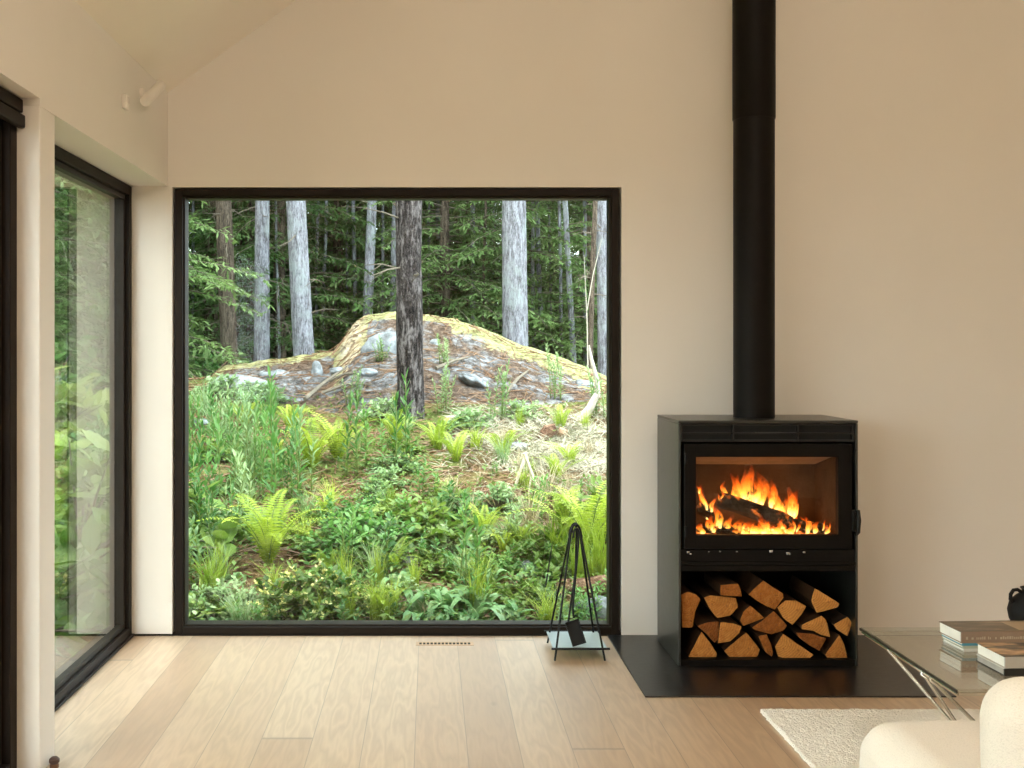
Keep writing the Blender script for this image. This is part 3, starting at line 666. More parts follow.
b.tube([tr((1.60, 2.98, .0275)), tr((1.75, 3.0, .0275)), tr((2.19, 3.0, .0275)), tr((2.34, 2.98, .0275))], .0055, 8); b.build('base_rod', CHROME, t, 40)
b = MB()
for y in (2.90, 3.54): b.tube([tr((1.392, y, TZ-.0145)), tr((2.548, y, TZ-.0145))], .0045, 8)
for x in (1.3925, 2.5475): b.tube([tr((x, 2.90, TZ-.0145)), tr((x, 3.54, TZ-.0145))], .0045, 8)
b.build('top_rail', CHROME, t, 40)

def book(lab, x0, y0, z0, w, d, h, cover, spine, rz=0, page=None, extra=None):
    """spine towards -Y, the left head of the page block towards -X"""
    t = thing('book', lab, 'book', (x0, y0, z0), rz); cth = .0022
    b = MB(); b.box((.0025, .004, cth), (w-.0025, d-.003, h-cth)); b.build('pages', page or PAPER, t)
    b = MB(); b.box((0, 0, 0), (w, d, cth), .0006); b.build('back_cover', spine, t)
    b = MB(); b.box((0, 0, h-cth), (w, d, h), .0006); b.build('front_cover', cover, t)
    b = MB(); b.box((0, -.0015, 0), (w, .0035, h), .0012); sp_ = b.build('spine', spine, t)
    return t, sp_
z = TZ+.0003
GREYW = simple('pale_grey_cover', (.55, .54, .50), .5, vary=.05); GREEN = simple('sage_cover', (.38, .40, .31), .5, vary=.1); BLUE = simple('teal_spine', (.07, .26, .36), .45)
BROWN = simple('brown_spine', (.26, .175, .125), .5, vary=.08); BLACKC = simple('black_cover', (.014, .013, .012), .35)
PHOTO = mat_cover('photo_cover_dark', [(.06, .045, .03), (.13, .095, .065), (.30, .22, .15)], (9, 30, 1))
PHOTO2 = mat_cover('photo_cover_warm', [(.012, .010, .009), (.04, .028, .02), (.55, .33, .17), (.10, .09, .08)], (6, 22, 1))
WHITEC = simple('white_cover', (.80, .78, .73), .4, vary=.03)
h1 = .0095; book('thin pale grey book at the bottom of the rear book stack', 1.578, 3.253, z, .27, .121, h1, GREYW, GREYW, .05)
h2 = .0085; book('thin sage green book second from the bottom of the rear stack', 1.575, 3.252, z+h1+.0002, .27, .121, h2, GREEN, GREEN, .055)
h3 = .0075; book('thin book with a teal blue spine under the big brown book', 1.573, 3.251, z+h1+h2+.0004, .265, .121, h3, WHITEC, BLUE, .05)
h4 = .0338; tb, spn = book('thick brown book with photo cover on top of the rear stack', 1.569, 3.250, z+h1+h2+h3+.0006, .30, .128, h4, PHOTO, BROWN, .052)
b = MB(); x = .014; r_ = random.Random(5)
while x < .27:
    w = r_.choice((.003, .004, .006)); 
    if r_.random() < .75: b.box((x, -.0021, .011), (x+w, -.0014, .011+r_.choice((.006, .008))))
    x += w+.0025
b.build('lettering', simple('pale_gold_lettering', (.42, .34, .26), .5), spn)
b = MB(); b.box((.185, .012, h4+.0001), (.285, .112, h4+.0006)); b.build('cover_panel', simple('tan_cover_panel', (.42, .32, .21), .4), tb)
g1 = .0205; t5, s5 = book('black spined book beneath the white edged front book', 1.571, 3.0105, z, .27, .146, g1, GREYW, BLACKC, .03, page=simple('grey_page_edge', (.36, .34, .31), .8, vary=.1, vscale=40))
g2 = .0315; t6, s6 = book('front book with bright white pages and dark photo cover', 1.574, 3.0115, z+g1+.0002, .27, .146, g2, PHOTO2, rz=.035, spine=simple('grey_spine', (.40, .36, .31), .5, vary=.06))

# vase on the table behind the books
t = thing('vase', 'small black vase with ring handles on the glass table behind the books', 'vase', (1.908, 3.468, TZ+.0005), sc=.93)
b = MB(); prof = [(.045, 0), (.062, .012), (.080, .045), (.085, .075), (.078, .105), (.058, .125), (.044, .134), (.040, .146), (.046, .152), (.040, .152), (.034, .145), (.036, .134), (.05, .12), (.06, .09)]
b.lathe(prof, 40, cap=False); b.add([(.045*cos(2*pi*j/40), .045*sin(2*pi*j/40), 0) for j in range(40)], [list(range(40))[::-1]]); b.build('body', CERAMIC, t, 50)
for sgn in (-1, 1):
    b = MB(); b.tube([(sgn*x, 0, zz) for x, zz in ((.045, .138), (.060, .148), (.074, .146), (.083, .132), (.084, .115), (.076, .106))], .0062, 10); b.build('handle', CERAMIC, t, 50)

# ================================================================== LOUNGE CHAIR
def round_box(t, name, a, c, r, cuts=10, bow=0):
    bm = bmesh.new(); bmesh.ops.create_cube(bm, size=1)
    for v in bm.verts: v.co = Vector([(a[i]+c[i])/2+v.co[i]*(c[i]-a[i]) for i in range(3)])
    bmesh.ops.bevel(bm, geom=bm.edges[:], offset=r, segments=9, affect='EDGES', profile=.5)
    bmesh.ops.subdivide_edges(bm, edges=[e for e in bm.edges if e.calc_length() > .08], cuts=cuts, use_grid_fill=True)
    bmesh.ops.recalc_face_normals(bm, faces=bm.faces); bm.normal_update()
    cx, cy, cz = [(a[i]+c[i])/2 for i in range(3)]
    for v in bm.verts:
        n = v.normal.copy(); u, w = (v.co.x-cx)/(c[0]-a[0])*2, (v.co.y-cy)/(c[1]-a[1])*2
        v.co += n*(bow*max(0, 1-u*u)*max(0, 1-w*w)+.0014*noise.noise(v.co*45)+.003*noise.noise(v.co*9))
    b = MB(); b.frombm(bm); return local(t, b).build(name, BOUCLE, t, True)
t = thing('lounge_chair', 'rounded cream boucle lounge chair seen from behind, bottom right corner', 'chair', (1.42, 2.25, .02))
round_box(t, 'seat', (1.034, 1.98, .215), (1.86, 2.722, .408), .088, 10, .004)
round_box(t, 'base', (1.012, 1.93, .022), (1.87, 2.672, .33), .10)
round_box(t, 'backrest', (.998, 1.885, .10), (1.86, 2.055, .712), .078)
# ================================================================== OUTSIDE: TERRAIN AND ROCK
GT = [(-12, -.34), (4.6, -.32), (5.2, -.26), (6, -.08), (7, .12), (8, .28), (9, .42), (10.5, .64), (11.5, .78), (13, .86), (17, .72), (24, .70), (45, 1.2), (60, 1.6)]
def ground_z(x, y):
    z = interp(GT, y)
    k = 0 if y < 5.3 else min(1, (y-5.3)/1.5)
    z += k*(.07*noise.noise(Vector((x*.7, y*.7, 2)))+.045*noise.noise(Vector((x*2.1, y*2.1, 5))))
    if y > 5.3: z += .05*min(max(-x-1.5, 0), 3)*min(1, (y-5.3)/3)
    return z
RIDGE = [(-3.6, .45), (-2.95, .80), (-2.75, 1.02), (-2.61, 1.109), (-2.16, 1.17), (-1.65, 1.236), (-1.21, 1.29), (-1.107, 1.44), (-.99, 1.63), (-.865, 1.733), (-.573, 1.784), (0, 1.758), (.318, 1.70), (.636, 1.59), (1.145, 1.385), (1.65, 1.22), (2.16, 1.0), (2.67, .80), (3.4, .4)]
PROF = [(10.7, 0), (11.1, .10), (11.7, .26), (12.3, .42), (12.8, .58), (13.2, .84), (13.6, .95), (14, 1), (14.7, .97), (15.6, .7), (17, 0)]
def rock_z(x, y):
    if not (10.7 < y < 17 and -3.6 < x < 3.4): return -9
    # the near slope reads lower to the sides so that the crest line keeps its shape
    sx = x*14/max(y, 11)
    r = interp(RIDGE, sx if y < 14 else x)
    b = interp(GT, y)-.06
    s = interp(PROF, y); s = s*s*(3-2*s)*.35+s*.65
    z = b+(r-b)*s
    e = min(1, (y-10.7)/.6, (17-y)/1.5)
    z += e*(.10*noise.noise(Vector((x*1.1, y*1.3, 7)))*(1-.7*s)+.06*noise.noise(Vector((x*2.7, y*3.1, 1)))*(1-.5*s)+.022*noise.noise(Vector((x*8, y*8, 4))))
    # ledges
    z += e*.05*abs(noise.noise(Vector((x*1.4, y*4.5, 12))))*(1-s)
    return z
def top_z(x, y): return max(ground_z(x, y), rock_z(x, y))
def spot(px, py, y0=5.35):
    """first point of the terrain seen along the line of sight of a pixel of the survey photo"""
    Y = y0
    while Y < 40:
        X = (px-CX)*Y/F; z = top_z(X, Y)
        if CY+F*(CH-z)/Y <= py: return Vector((X, Y, z))
        Y += .02
    return Vector(((px-CX)*16/F, 16, .9))
def axis(segs):
    out = []
    for a, c, n in segs: out += [a+(c-a)*i/n for i in range(n)]
    return out+[segs[-1][1]]
xs = axis([(-30, -8, 11), (-8, -4, 16), (-4, 3.5, 110), (3.5, 12, 20), (12, 30, 8)]); ys = axis([(-25, 4.4, 14), (4.4, 5.3, 4), (5.3, 12, 105), (12, 20, 40), (20, 60, 30)])
b = MB(); nx = len(xs)
b.add([(x, y, ground_z(x, y)) for y in ys for x in xs], [[j*nx+i, j*nx+i+1, (j+1)*nx+i+1, (j+1)*nx+i] for j in range(len(ys)-1) for i in range(nx-1)])
struct(b.build('ground', SOIL, None, True))
# rock outcrop
nx, ny = 170, 150; V = []; mossv = []
for j in range(ny+1):
    for i in range(nx+1):
        x = -3.6+7*i/nx; y = 10.7+6.3*j/ny
        z = rock_z(min(max(x, -3.599), 3.399), min(max(y, 10.701), 16.999))
        if i in (0, nx) or j in (0, ny): z = ground_z(x, y)-.35
        V.append((x, y, z))
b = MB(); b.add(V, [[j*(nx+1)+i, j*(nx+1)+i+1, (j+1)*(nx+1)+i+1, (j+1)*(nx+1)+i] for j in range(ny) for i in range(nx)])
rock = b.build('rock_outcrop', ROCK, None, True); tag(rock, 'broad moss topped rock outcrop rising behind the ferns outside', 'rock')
at_ = rock.data.attributes.new('moss', 'FLOAT', 'POINT')
vals = []
for (x, y, z) in V:
    sx = x*14/max(y, 11); r = interp(RIDGE, sx)
    m_ = 1-min(1, max(0, (r-z)/(.34 if sx > .1 else .24)))
    if sx < -1.15: m_ = 1-min(1, max(0, (r-z)/.11))
    if -1.25 < sx < -.80: m_ = max(m_, .62 if r-z < .45 else 0)
    if -.78 < sx < .25 and .10 < r-z: m_ = 0.05
    vals.append(m_)
at_.data.foreach_set('value', vals)
sun_tan = rock.data.attributes.new('dry', 'FLOAT', 'POINT')
sun_tan.data.foreach_set('value', [max(0, min(1, 1.6-8*abs(x*14/max(y, 11)+1.0))) for (x, y, z) in V])  # mask of the crest patch whose sunlit warmth is painted in

def stone(lab, p, half, seed, mat=STONE, cat='stone', name='stone'):
    bm = bmesh.new(); bmesh.ops.create_icosphere(bm, subdivisions=4, radius=1)
    for v in bm.verts:
        q = v.co.copy(); k = 1+.28*noise.noise(q*1.3+Vector((seed, 0, 0)))+.10*noise.noise(q*3.5+Vector((seed, 3, 0)))
        v.co = Vector((q.x*half[0], q.y*half[1], q.z*half[2]))*k
    b = MB(); b.frombm(bm); o = b.build(name, mat, None, True, loc=p); return tag(o, lab, cat)
stone('pale grey stone slab on the brown slope right of the furrowed trunk', spot(474, 384)+Vector((0, 0, .02)), (.19, .16, .06), 1).rotation_euler = (0, .45, .3)
stone('pale stone on the brown slope left of the furrowed trunk', spot(367, 373), (.11, .1, .06), 2)
stone('small flat stone left of the pale stone on the rock slope', spot(338, 371), (.10, .09, .045), 3)
stone('lichen grey boulder face under the mossy crest left of the trunk', spot(388, 352)+Vector((0, .15, -.02)), (.32, .22, .24), 4)
stone('grey boulder under the mossy crest just right of the furrowed trunk', spot(436, 345)+Vector((0, .12, -.04)), (.15, .14, .11), 5)
stone('long grey ledge stone at the far left end of the rock outcrop', spot(240, 385)+Vector((0, .1, -.03)), (.40, .25, .13), 6)
stone('grey ledge stone under the two grey trunks at left', spot(275, 376)+Vector((0, .1, -.04)), (.26, .2, .10), 7)
stone('upright pale stone on the outcrop below the wide pale grey trunk', spot(316, 376)+Vector((0, .05, .02)), (.07, .07, .14), 8)
stone('mossy stone near the right end of the rock outcrop', spot(583, 386), (.12, .1, .07), 9)
stone('wet grey stone low in the right corner of the window', spot(598, 612), (.13, .11, .08), 10)
stone('pale flat stone beside the bleached stalks', spot(515, 447), (.12, .1, .04), 11)
stone('rounded grey stone showing between the broad leaves', spot(408, 566), (.065, .06, .06), 12)
stone('pinkish grey stone left of the black log', spot(528, 570), (.055, .05, .05), 13)
stone('flat grey stone on the ground left of the tall weeds', spot(200, 424), (.14, .12, .05), 14)

# ================================================================== TREES
def trunk_mesh(seed, h, r0, r1, lean, rough, n=28, rows=70, flare=.35, wob=.03):
    vs = []; fs = []
    for i in range(rows+1):
        s = (i/rows)**1.25; z = h*s-.35; r = r0+(r1-r0)*s
        r *= 1+flare*max(0, 1-s*h/.8)**2
        cx = lean[0]*s*h+wob*noise.noise(Vector((seed, z*.5, 1)))*min(1, s*4); cy = lean[1]*s*h
        for j in range(n):
            q = 2*pi*j/n
            k = 1+rough*noise.noise(Vector((cos(q)*3, sin(q)*3, z*1.6+seed)))+rough*1.2*abs(noise.noise(Vector((cos(q)*7, sin(q)*7, z*2.6+seed*2))))
            vs.append((cx+r*k*cos(q), cy+r*k*sin(q), z))
    for i in range(rows):
        for j in range(n): fs.append([i*n+j, i*n+(j+1) % n, (i+1)*n+(j+1) % n, (i+1)*n+j])
    b = MB(); b.add(vs, fs); return b
def stub_twigs(seed, h, r, lean, k, zmax=5.5, ln=.45):
    """dead twigs on a bare trunk"""
    r_ = random.Random(seed); b = MB()
    for _ in range(k):
        z = r_.uniform(.8, zmax); q = r_.uniform(0, 2*pi); d = Vector((cos(q), sin(q), r_.uniform(-.35, .3)))
        p = Vector((lean[0]*z, lean[1]*z, z))+Vector((cos(q), sin(q), 0))*r*.8; l = r_.uniform(.2, 1)*ln
        m_ = p+d*l*.55+Vector((0, 0, r_.uniform(-.05, .05))); e = m_+d*l*.5+Vector((r_.uniform(-.1, .1), r_.uniform(-.1, .1), -.08*l))
        b.tube([p, m_, e], [.011, .007, .003], 5)
        if r_.random() < .6: b.tube([m_, m_+Vector((r_.uniform(-.2, .2), r_.uniform(-.2, .2), -.12))], [.006, .002], 4)
    return b
def big_tree(lab, xt, xb, yb, wpx, Y, mat, seed, rough=.05, k=18, wob=.02, flare=.2, zoff=0, n=28):
    """trunk drawn between its crossing of the window head (xt at y=200) and its foot (xb, yb)"""
    foot = at(xb, yb, Y); head = at(xt, 200, Y); gz = min(top_z(foot.x, Y), foot.z)-.05+zoff
    H = 13.; lean = ((head.x-foot.x)/(head.z-foot.z), 0)
    r = wpx*.5*Y/F
    t = thing('tree', lab, 'tree', (foot.x+lean[0]*(gz-foot.z), Y, gz))
    rr = r*1.02
    trunk_mesh(seed, H, rr, rr*.55, lean, rough, n, 90, flare, wob).build('trunk', mat, t, True)
    for m_ in range(k): stub_twigs(seed*100+m_, H, r*.9, lean, 1).build('dead_twig', TWIG, t)
    # high crown, above what the window shows
    r_ = random.Random(seed); b = MB()
    for i in range(20):
        z = 7.5+5.5*r_.random(); q = r_.uniform(0, 2*pi); l = (13.6-z)*.34+.5
        p = Vector((lean[0]*z, 0, z)); d = Vector((cos(q), sin(q), -.15))
        for m_ in range(22):
            s = r_.uniform(.15, 1); pp = p+d*l*s; dd = Vector((cos(q+r_.uniform(-1.1, 1.1)), sin(q+r_.uniform(-1.1, 1.1)), r_.uniform(-.6, .2)))
            b.leaf(pp, dd, Vector((r_.uniform(-.3, .3), r_.uniform(-.3, .3), 1)), r_.uniform(.25, .5), .11, seg=1)
    b.build('crown', G_CONE, t, fixn=False)
    return t
big_tree('dark furrowed pine trunk standing in front of the mossy rock', 409, 411, 418, 26, 10.5, BARK_D, 1, .10, 10, .02, .22, n=64)
big_tree('dark brown trunk nearest the left edge of the picture window', 224, 231, 362, 17, 16.5, BARK_B, 2, .05, 16)
big_tree('slim grey trunk at left with a fork scar, second from the window edge', 262, 262, 364, 15.5, 17, BARK_G, 3, .04, 14)
big_tree('wide pale grey trunk left of the mossy hump', 297, 305, 358, 21, 16.2, BARK_G, 4, .04, 16)
big_tree('slim grey trunk rising straight behind the top of the mossy hump', 371, 367, 318, 10.5, 18, BARK_G, 5, .04, 8)
big_tree('grey trunk half hidden behind the dark furrowed pine', 397, 394, 318, 11, 18.5, BARK_G, 6, .04, 6)
big_tree('thickest grey trunk, right of the furrowed pine', 514, 516, 350, 26, 16.8, BARK_G, 7, .035, 6, .015, .1)
big_tree('grey trunk against the right edge of the picture window', 603, 606, 385, 15, 17, BARK_G, 8, .04, 10)
big_tree('dark trunk lurking behind the slim grey fork scarred trunk', 249, 252, 366, 10, 19, BARK_B, 9, .04, 4)
big_tree('thin pale trunk between the furrowed pine and the thickest trunk', 473, 473, 335, 5, 19, BARK_G, 10, .04, 4, .03)
big_tree('distant grey trunk just right of the dark furrowed pine', 460, 460, 330, 9, 25, BARK_G, 11, .04, 2)
big_tree('distant pale trunk left of the distant grey one behind the crest', 450, 450, 330, 5, 27, BARK_G, 12, .04, 0)
big_tree('thin grey trunk third from the right window edge', 566, 575, 366, 6, 18, BARK_G, 13, .04, 5, .03)
big_tree('thin leaning grey trunk close right of the thickest trunk', 537, 543, 356, 5, 19, BARK_G, 14, .04, 4, .05)
big_tree('thin dark reddish trunk beside the grey trunk at right edge', 594, 589, 372, 5.5, 16, BARK_B, 15, .05, 14, .05)
big_tree('distant brown trunk between the two big pale trunks at left', 281, 281, 360, 6, 23, BARK_B, 16, .04, 2)
big_tree('thin trunk in the dark woods at the far left window edge', 186, 187, 372, 5, 20, BARK_B, 17, .04, 4)
big_tree('thin brown trunk just left of the dark brown trunk', 207, 208, 368, 4, 24, BARK_B, 18, .04, 4)
big_tree('faint brown trunk in the green woods right of the wide pale trunk', 335, 333, 352, 5, 26, BARK_B, 19, .04, 2)
big_tree('slender pale trunk just left of the thickest grey trunk', 494, 495, 338, 4, 24, BARK_G, 20, .04, 2)
big_tree('slender trunk with brown bark midway right of the thickest trunk', 552, 555, 362, 4.5, 24, BARK_B, 21, .04, 2)

rq = random.Random(31)
for i, x in enumerate((196, 214, 243, 276, 318, 326, 346, 356, 384, 430, 438, 467, 483, 532, 548, 560, 583)):
    xx = x+rq.uniform(-2, 2); t = big_tree('thin distant trunk among the conifers behind the rock', xx, xx+rq.uniform(-4, 4), 355, rq.uniform(2.5, 4.5), rq.uniform(18.3, 20.5), rq.choice((BARK_G, BARK_G, BARK_B)), 60+i, .04, 0, .05)
    t['group'] = 'thin distant trunks behind the rock'
def conifer(seed, H, zlow, spread, n_br, mats):
    r_ = random.Random(seed); b = MB(); tw = MB()
    for i in range(n_br):
        z = zlow+(H-zlow)*r_.random()**1.15; q = r_.uniform(0, 2*pi)
        l = spread*(1-z/H)**.8*r_.uniform(.65, 1.1)+.25
        d = Vector((cos(q), sin(q), r_.uniform(-.05, .25))); sd = Vector((-sin(q), cos(q), 0)); p0 = Vector((0, 0, z))
        path = [p0+d*l*s-Vector((0, 0, .30*l*s*s)) for s in (0, .35, .7, 1)]
        tw.tube(path, [.014, .010, .006, .002], 4, False)
        ns = int(12+l*11)
        for k in range(ns):
            s = .12+.88*(k+r_.random())/ns; pp = p0+d*l*s-Vector((0, 0, .30*l*s*s))
            side = 1 if k % 2 else -1; tl = (.14+.34*l*(1-s)*.55)*r_.uniform(.7, 1.2)
            td = (sd*side+d*r_.uniform(.2, .8)+Vector((0, 0, r_.uniform(-.5, .05)))).normalized()
            m_ = 3+int(tl*11)
            for j in range(m_):
                u = (j+.3)/m_; o_ = pp+td*tl*u
                ld = (td*r_.uniform(.5, 1)+Vector((r_.uniform(-.6, .6), r_.uniform(-.6, .6), r_.uniform(-.55, .15)))).normalized()
                b.leaf(o_, ld, Vector((r_.uniform(-.4, .4), r_.uniform(-.4, .4), 1)), r_.uniform(.07, .16), r_.uniform(.022, .045), .1, seg=1)
    return b, tw
CON = []
for s in range(7):
    H = (9, 11, 7.5, 10, 8, 6, 12)[s]
    b, tw = conifer(100+s, H, (.2, .5, .15, .9, .3, .1, 1.2)[s], (1.9, 2.2, 1.7, 2.0, 1.9, 1.5, 2.3)[s], 230, None)
    tk = trunk_mesh(s+40, H, .11, .02, (0, 0), .05, 12, 24, .2)
    CON.append((b.mesh('foliage_%d' % s, G_CONE_HAZE if s in (2, 4, 5) else G_CONE), tw.mesh('branches_%d' % s, TWIG), tk.mesh('conifer_trunk_%d' % s, BARK_B, True)))
rt = random.Random(11); placed = []
def put_conifer(x, y, s, lab, grp=None, sc=1):
    t = thing('conifer', lab, 'tree', (x, y, ground_z(x, y)-.05), rt.uniform(0, 6.28), grp, sc)
    a, c, d = CON[s]; link_mesh('foliage', a, t); link_mesh('branches', c, t); link_mesh('trunk', d, t)
grp = 'dense green conifers in the woods behind the rock'
lab = 'dense green conifer in the woods behind the rock outcrop'
for row, (Y, n, x0, x1) in enumerate(((19.5, 11, -9, 6.5), (22.5, 14, -10, 8), (26, 15, -12, 10), (30, 16, -14, 12), (35, 16, -17, 15), (41, 15, -20, 18))):
    for i in range(n):
        x = x0+(x1-x0)*(i+.5+rt.uniform(-.35, .35))/n; y = Y+rt.uniform(-1.3, 1.3)
        light = x > -.4 and rt.random() < .85  # right-hand trees mostly take the lighter, hazed needles
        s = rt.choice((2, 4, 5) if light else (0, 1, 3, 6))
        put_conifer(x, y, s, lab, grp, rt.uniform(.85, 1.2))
# woods to the left of the house, seen in the side window
for x, y in ((-4.6, 10.5), (-5.2, 8.2), (-4.9, 13.2), (-3.9, 14.6), (-7.5, 9.5), (-8.6, 12.5), (-6.2, 13.5), (-9.8, 15.5), (-6.8, 17.), (-12, 11), (-11, 7.5)):
    put_conifer(x, y, rt.choice((0, 1, 3, 2)), 'conifer of the woods beyond the narrow side window', 'conifers beyond the side window')

for x, y, s in ((-6.6, 4.6, 3), (-8.6, -.6, 1), (-8.8, 2.6, 6), (-9.5, -2.8, 3), (-7.2, -6.5, 0), (-11.5, .8, 1), (-11, 5.2, 3)):  # unseen trees added to cut the daylight through the sliding door
    put_conifer(x, y, s, 'unseen conifer added left of the house to hold back door light', 'unseen conifers added left of the house against door light')
# ================================================================== PLANTS
def frond_mesh(seed, w=.12, curl=.45, n=30):
    r_ = random.Random(seed); b = MB(); pts = []
    for i in range(n+1):
        s = i/n; pts.append(Vector((.20*s+curl*s*s, .03*sin(s*3+seed)*s, .95*s-.42*s*s*s)))
    for i in range(2, n):
        s = i/n; d = (pts[i+1]-pts[i-1]).normalized(); side = Vector((0, 1, 0)); up = d.cross(side)
        ln = w*(min(1, s*5)*(1-s)**.55+.06)*r_.uniform(.9, 1.1)
        for sg in (-1, 1):
            b.leaf(pts[i], side*sg+d*.30+up*.18, up, ln, .030*(1-.5*s), .15, .2, 1)
    b.leaf(pts[n-1], pts[n]-pts[n-1], Vector((1, 0, .3)), .04, .02, seg=1)
    r = MB(); r.tube(pts[::3], [.006*(1-.8*k/(len(pts[::3])-1)) for k in range(len(pts[::3]))], 5)
    b.v += []; o = len(b.v); b.m = 1; b.add(r.v, r.f)
    return b.mesh('frond_%d' % seed, [G_FERN, STEM])
FRONDS = [frond_mesh(i, w, c) for i, (w, c) in enumerate(((.11, .35), (.12, .5), (.10, .22), (.13, .65)))]
def fern(lab, px, py, hpx, n, seed, group=None, flat=1.):
    p = spot(px, py); r_ = random.Random(seed); h = hpx*p.y/F
    t = thing('fern', lab, 'fern', p-Vector((0, 0, .02)), 0, group)
    for i in range(n):
        q = 2*pi*i/n*1.0+r_.uniform(-.25, .25); s = h*r_.uniform(1.5, 2.0)
        link_mesh('frond', FRONDS[r_.randrange(4)], t, (0, 0, 0), (r_.uniform(-.1, .1), r_.uniform(-.25, .15)*flat, q), (s, s*1.15, s))
    return t
FERNS = [
 (268, 566, 62, 17, 'large bright sword fern low at left, fronds upright like a vase'),
 (312, 470, 44, 14, 'yellow green sword fern above the bare soil left of centre'),
 (338, 462, 40, 12, 'sword fern beside the yellow green one above bare soil'),
 (290, 432, 30, 11, 'fern under the rock ledge behind the tall left weeds'),
 (438, 452, 34, 12, 'dark fern at the right foot of the furrowed pine'),
 (456, 462, 30, 9, 'browning fern right of the dark fern at the pine foot'),
 (397, 448, 36, 11, 'fern directly below the furrowed pine trunk'),
 (588, 560, 66, 16, 'tall light green fern at the right window edge behind the fire tools'),
 (566, 545, 50, 13, 'fern just left of the tall right edge fern'),
 (503, 462, 32, 10, 'small fern left of the bleached stalks'),
 (556, 485, 30, 9, 'small green fern among pale dead grass at right'),
 (244, 428, 26, 9, 'pale fern in the thicket under the left ledge'),
 (380, 624, 36, 10, 'narrow upright fern at the bottom edge left of the broad leaves'),
 (326, 520, 26, 8, 'little fern on the bare soil above the yellow bush'),
 (484, 540, 34, 9, 'fern among dry stems in the middle of the slope'),
 (560, 432, 26, 8, 'little fern on the right slope above the dead grass'),
]
for i, (x, y, h, n, lb) in enumerate(FERNS): fern(lb, x, y, h, n, 200+i)

def weed_mesh(seed, stems, lw, ln, dens, spread=.16):
    r_ = random.Random(seed); lf = MB(); st_ = MB()
    for k in range(stems):
        q = r_.uniform(0, 2*pi); rr = spread*sqrt(r_.random()); p = Vector((rr*cos(q), rr*sin(q), 0)); h = r_.uniform(.6, 1.0)
        ln_ = Vector((r_.uniform(-.14, .14), r_.uniform(-.14, .14), 1)); pts = [p+Vector((ln_.x*h*s*s, ln_.y*h*s*s, h*s)) for s in (0, .35, .7, 1)]
        st_.tube(pts, [.0085, .0075, .006, .003], 5)
        n = int(dens*h)
        for j in range(n):
            s = .12+.88*(j/n); pp = p+Vector((ln_.x*h*s*s, ln_.y*h*s*s, h*s)); a = j*2.4+r_.uniform(-.3, .3)
            e = .25+.9*s+r_.uniform(-.2, .2)
            d = Vector((cos(a)*cos(e), sin(a)*cos(e), sin(e)*.8)); l = ln*(1.1-.5*s)*r_.uniform(.8, 1.2)
            lf.leaf(pp, d, Vector((0, 0, 1))+Vector((r_.uniform(-.3, .3), r_.uniform(-.3, .3), 0)), l, lw*r_.uniform(.8, 1.2), .25, .35*l/ln*.3, 2)
    return lf, st_
WEEDS = []
for s in range(6):
    lf, st_ = weed_mesh(300+s, (4, 5, 3, 6, 4, 3)[s], (.030, .036, .042, .028, .040, .048)[s], (.17, .19, .17, .15, .22, .20)[s], (34, 30, 26, 38, 24, 22)[s])
    WEEDS.append((lf.mesh('weed_leaves_%d' % s, G_PALE if s in (1, 3) else G_WEED), st_.mesh('weed_stems_%d' % s, STEM, True)))
rw = random.Random(21)
def weed(px, py, hpx, v, lab, group=None):
    p = spot(px, py); s = 1.14*hpx*p.y/F
    t = thing('weed', lab, 'plant', p-Vector((0, 0, .03)), rw.uniform(0, 6.28), group)
    a, c = WEEDS[v]; k = max(.6, min(1.6, .55/max(s, .15)))
    link_mesh('leaves', a, t, sc=(s*k, s*k, s)); link_mesh('stems', c, t, sc=(s*k, s*k, s)); return t
g1 = 'tall leafy weeds in the left thicket'; l1 = 'tall leafy weed in the thicket along the left side of the window'
for x, y, h, v in ((198, 525, 105, 0), (215, 505, 95, 5), (232, 492, 92, 0), (247, 498, 100, 1), (262, 500, 95, 0), (277, 505, 98, 2), (205, 560, 80, 0), (222, 545, 85, 2), (240, 535, 80, 1), (290, 500, 80, 0), (194, 470, 80, 0), (212, 455, 65, 2), (228, 448, 60, 3), (246, 452, 56, 1), (262, 455, 60, 0), (192, 430, 44, 3), (196, 590, 70, 1), (301, 495, 84, 1), (188, 545, 90, 4), (255, 420, 36, 3), (232, 418, 34, 3)):
    weed(x, y, h, v, l1, g1)
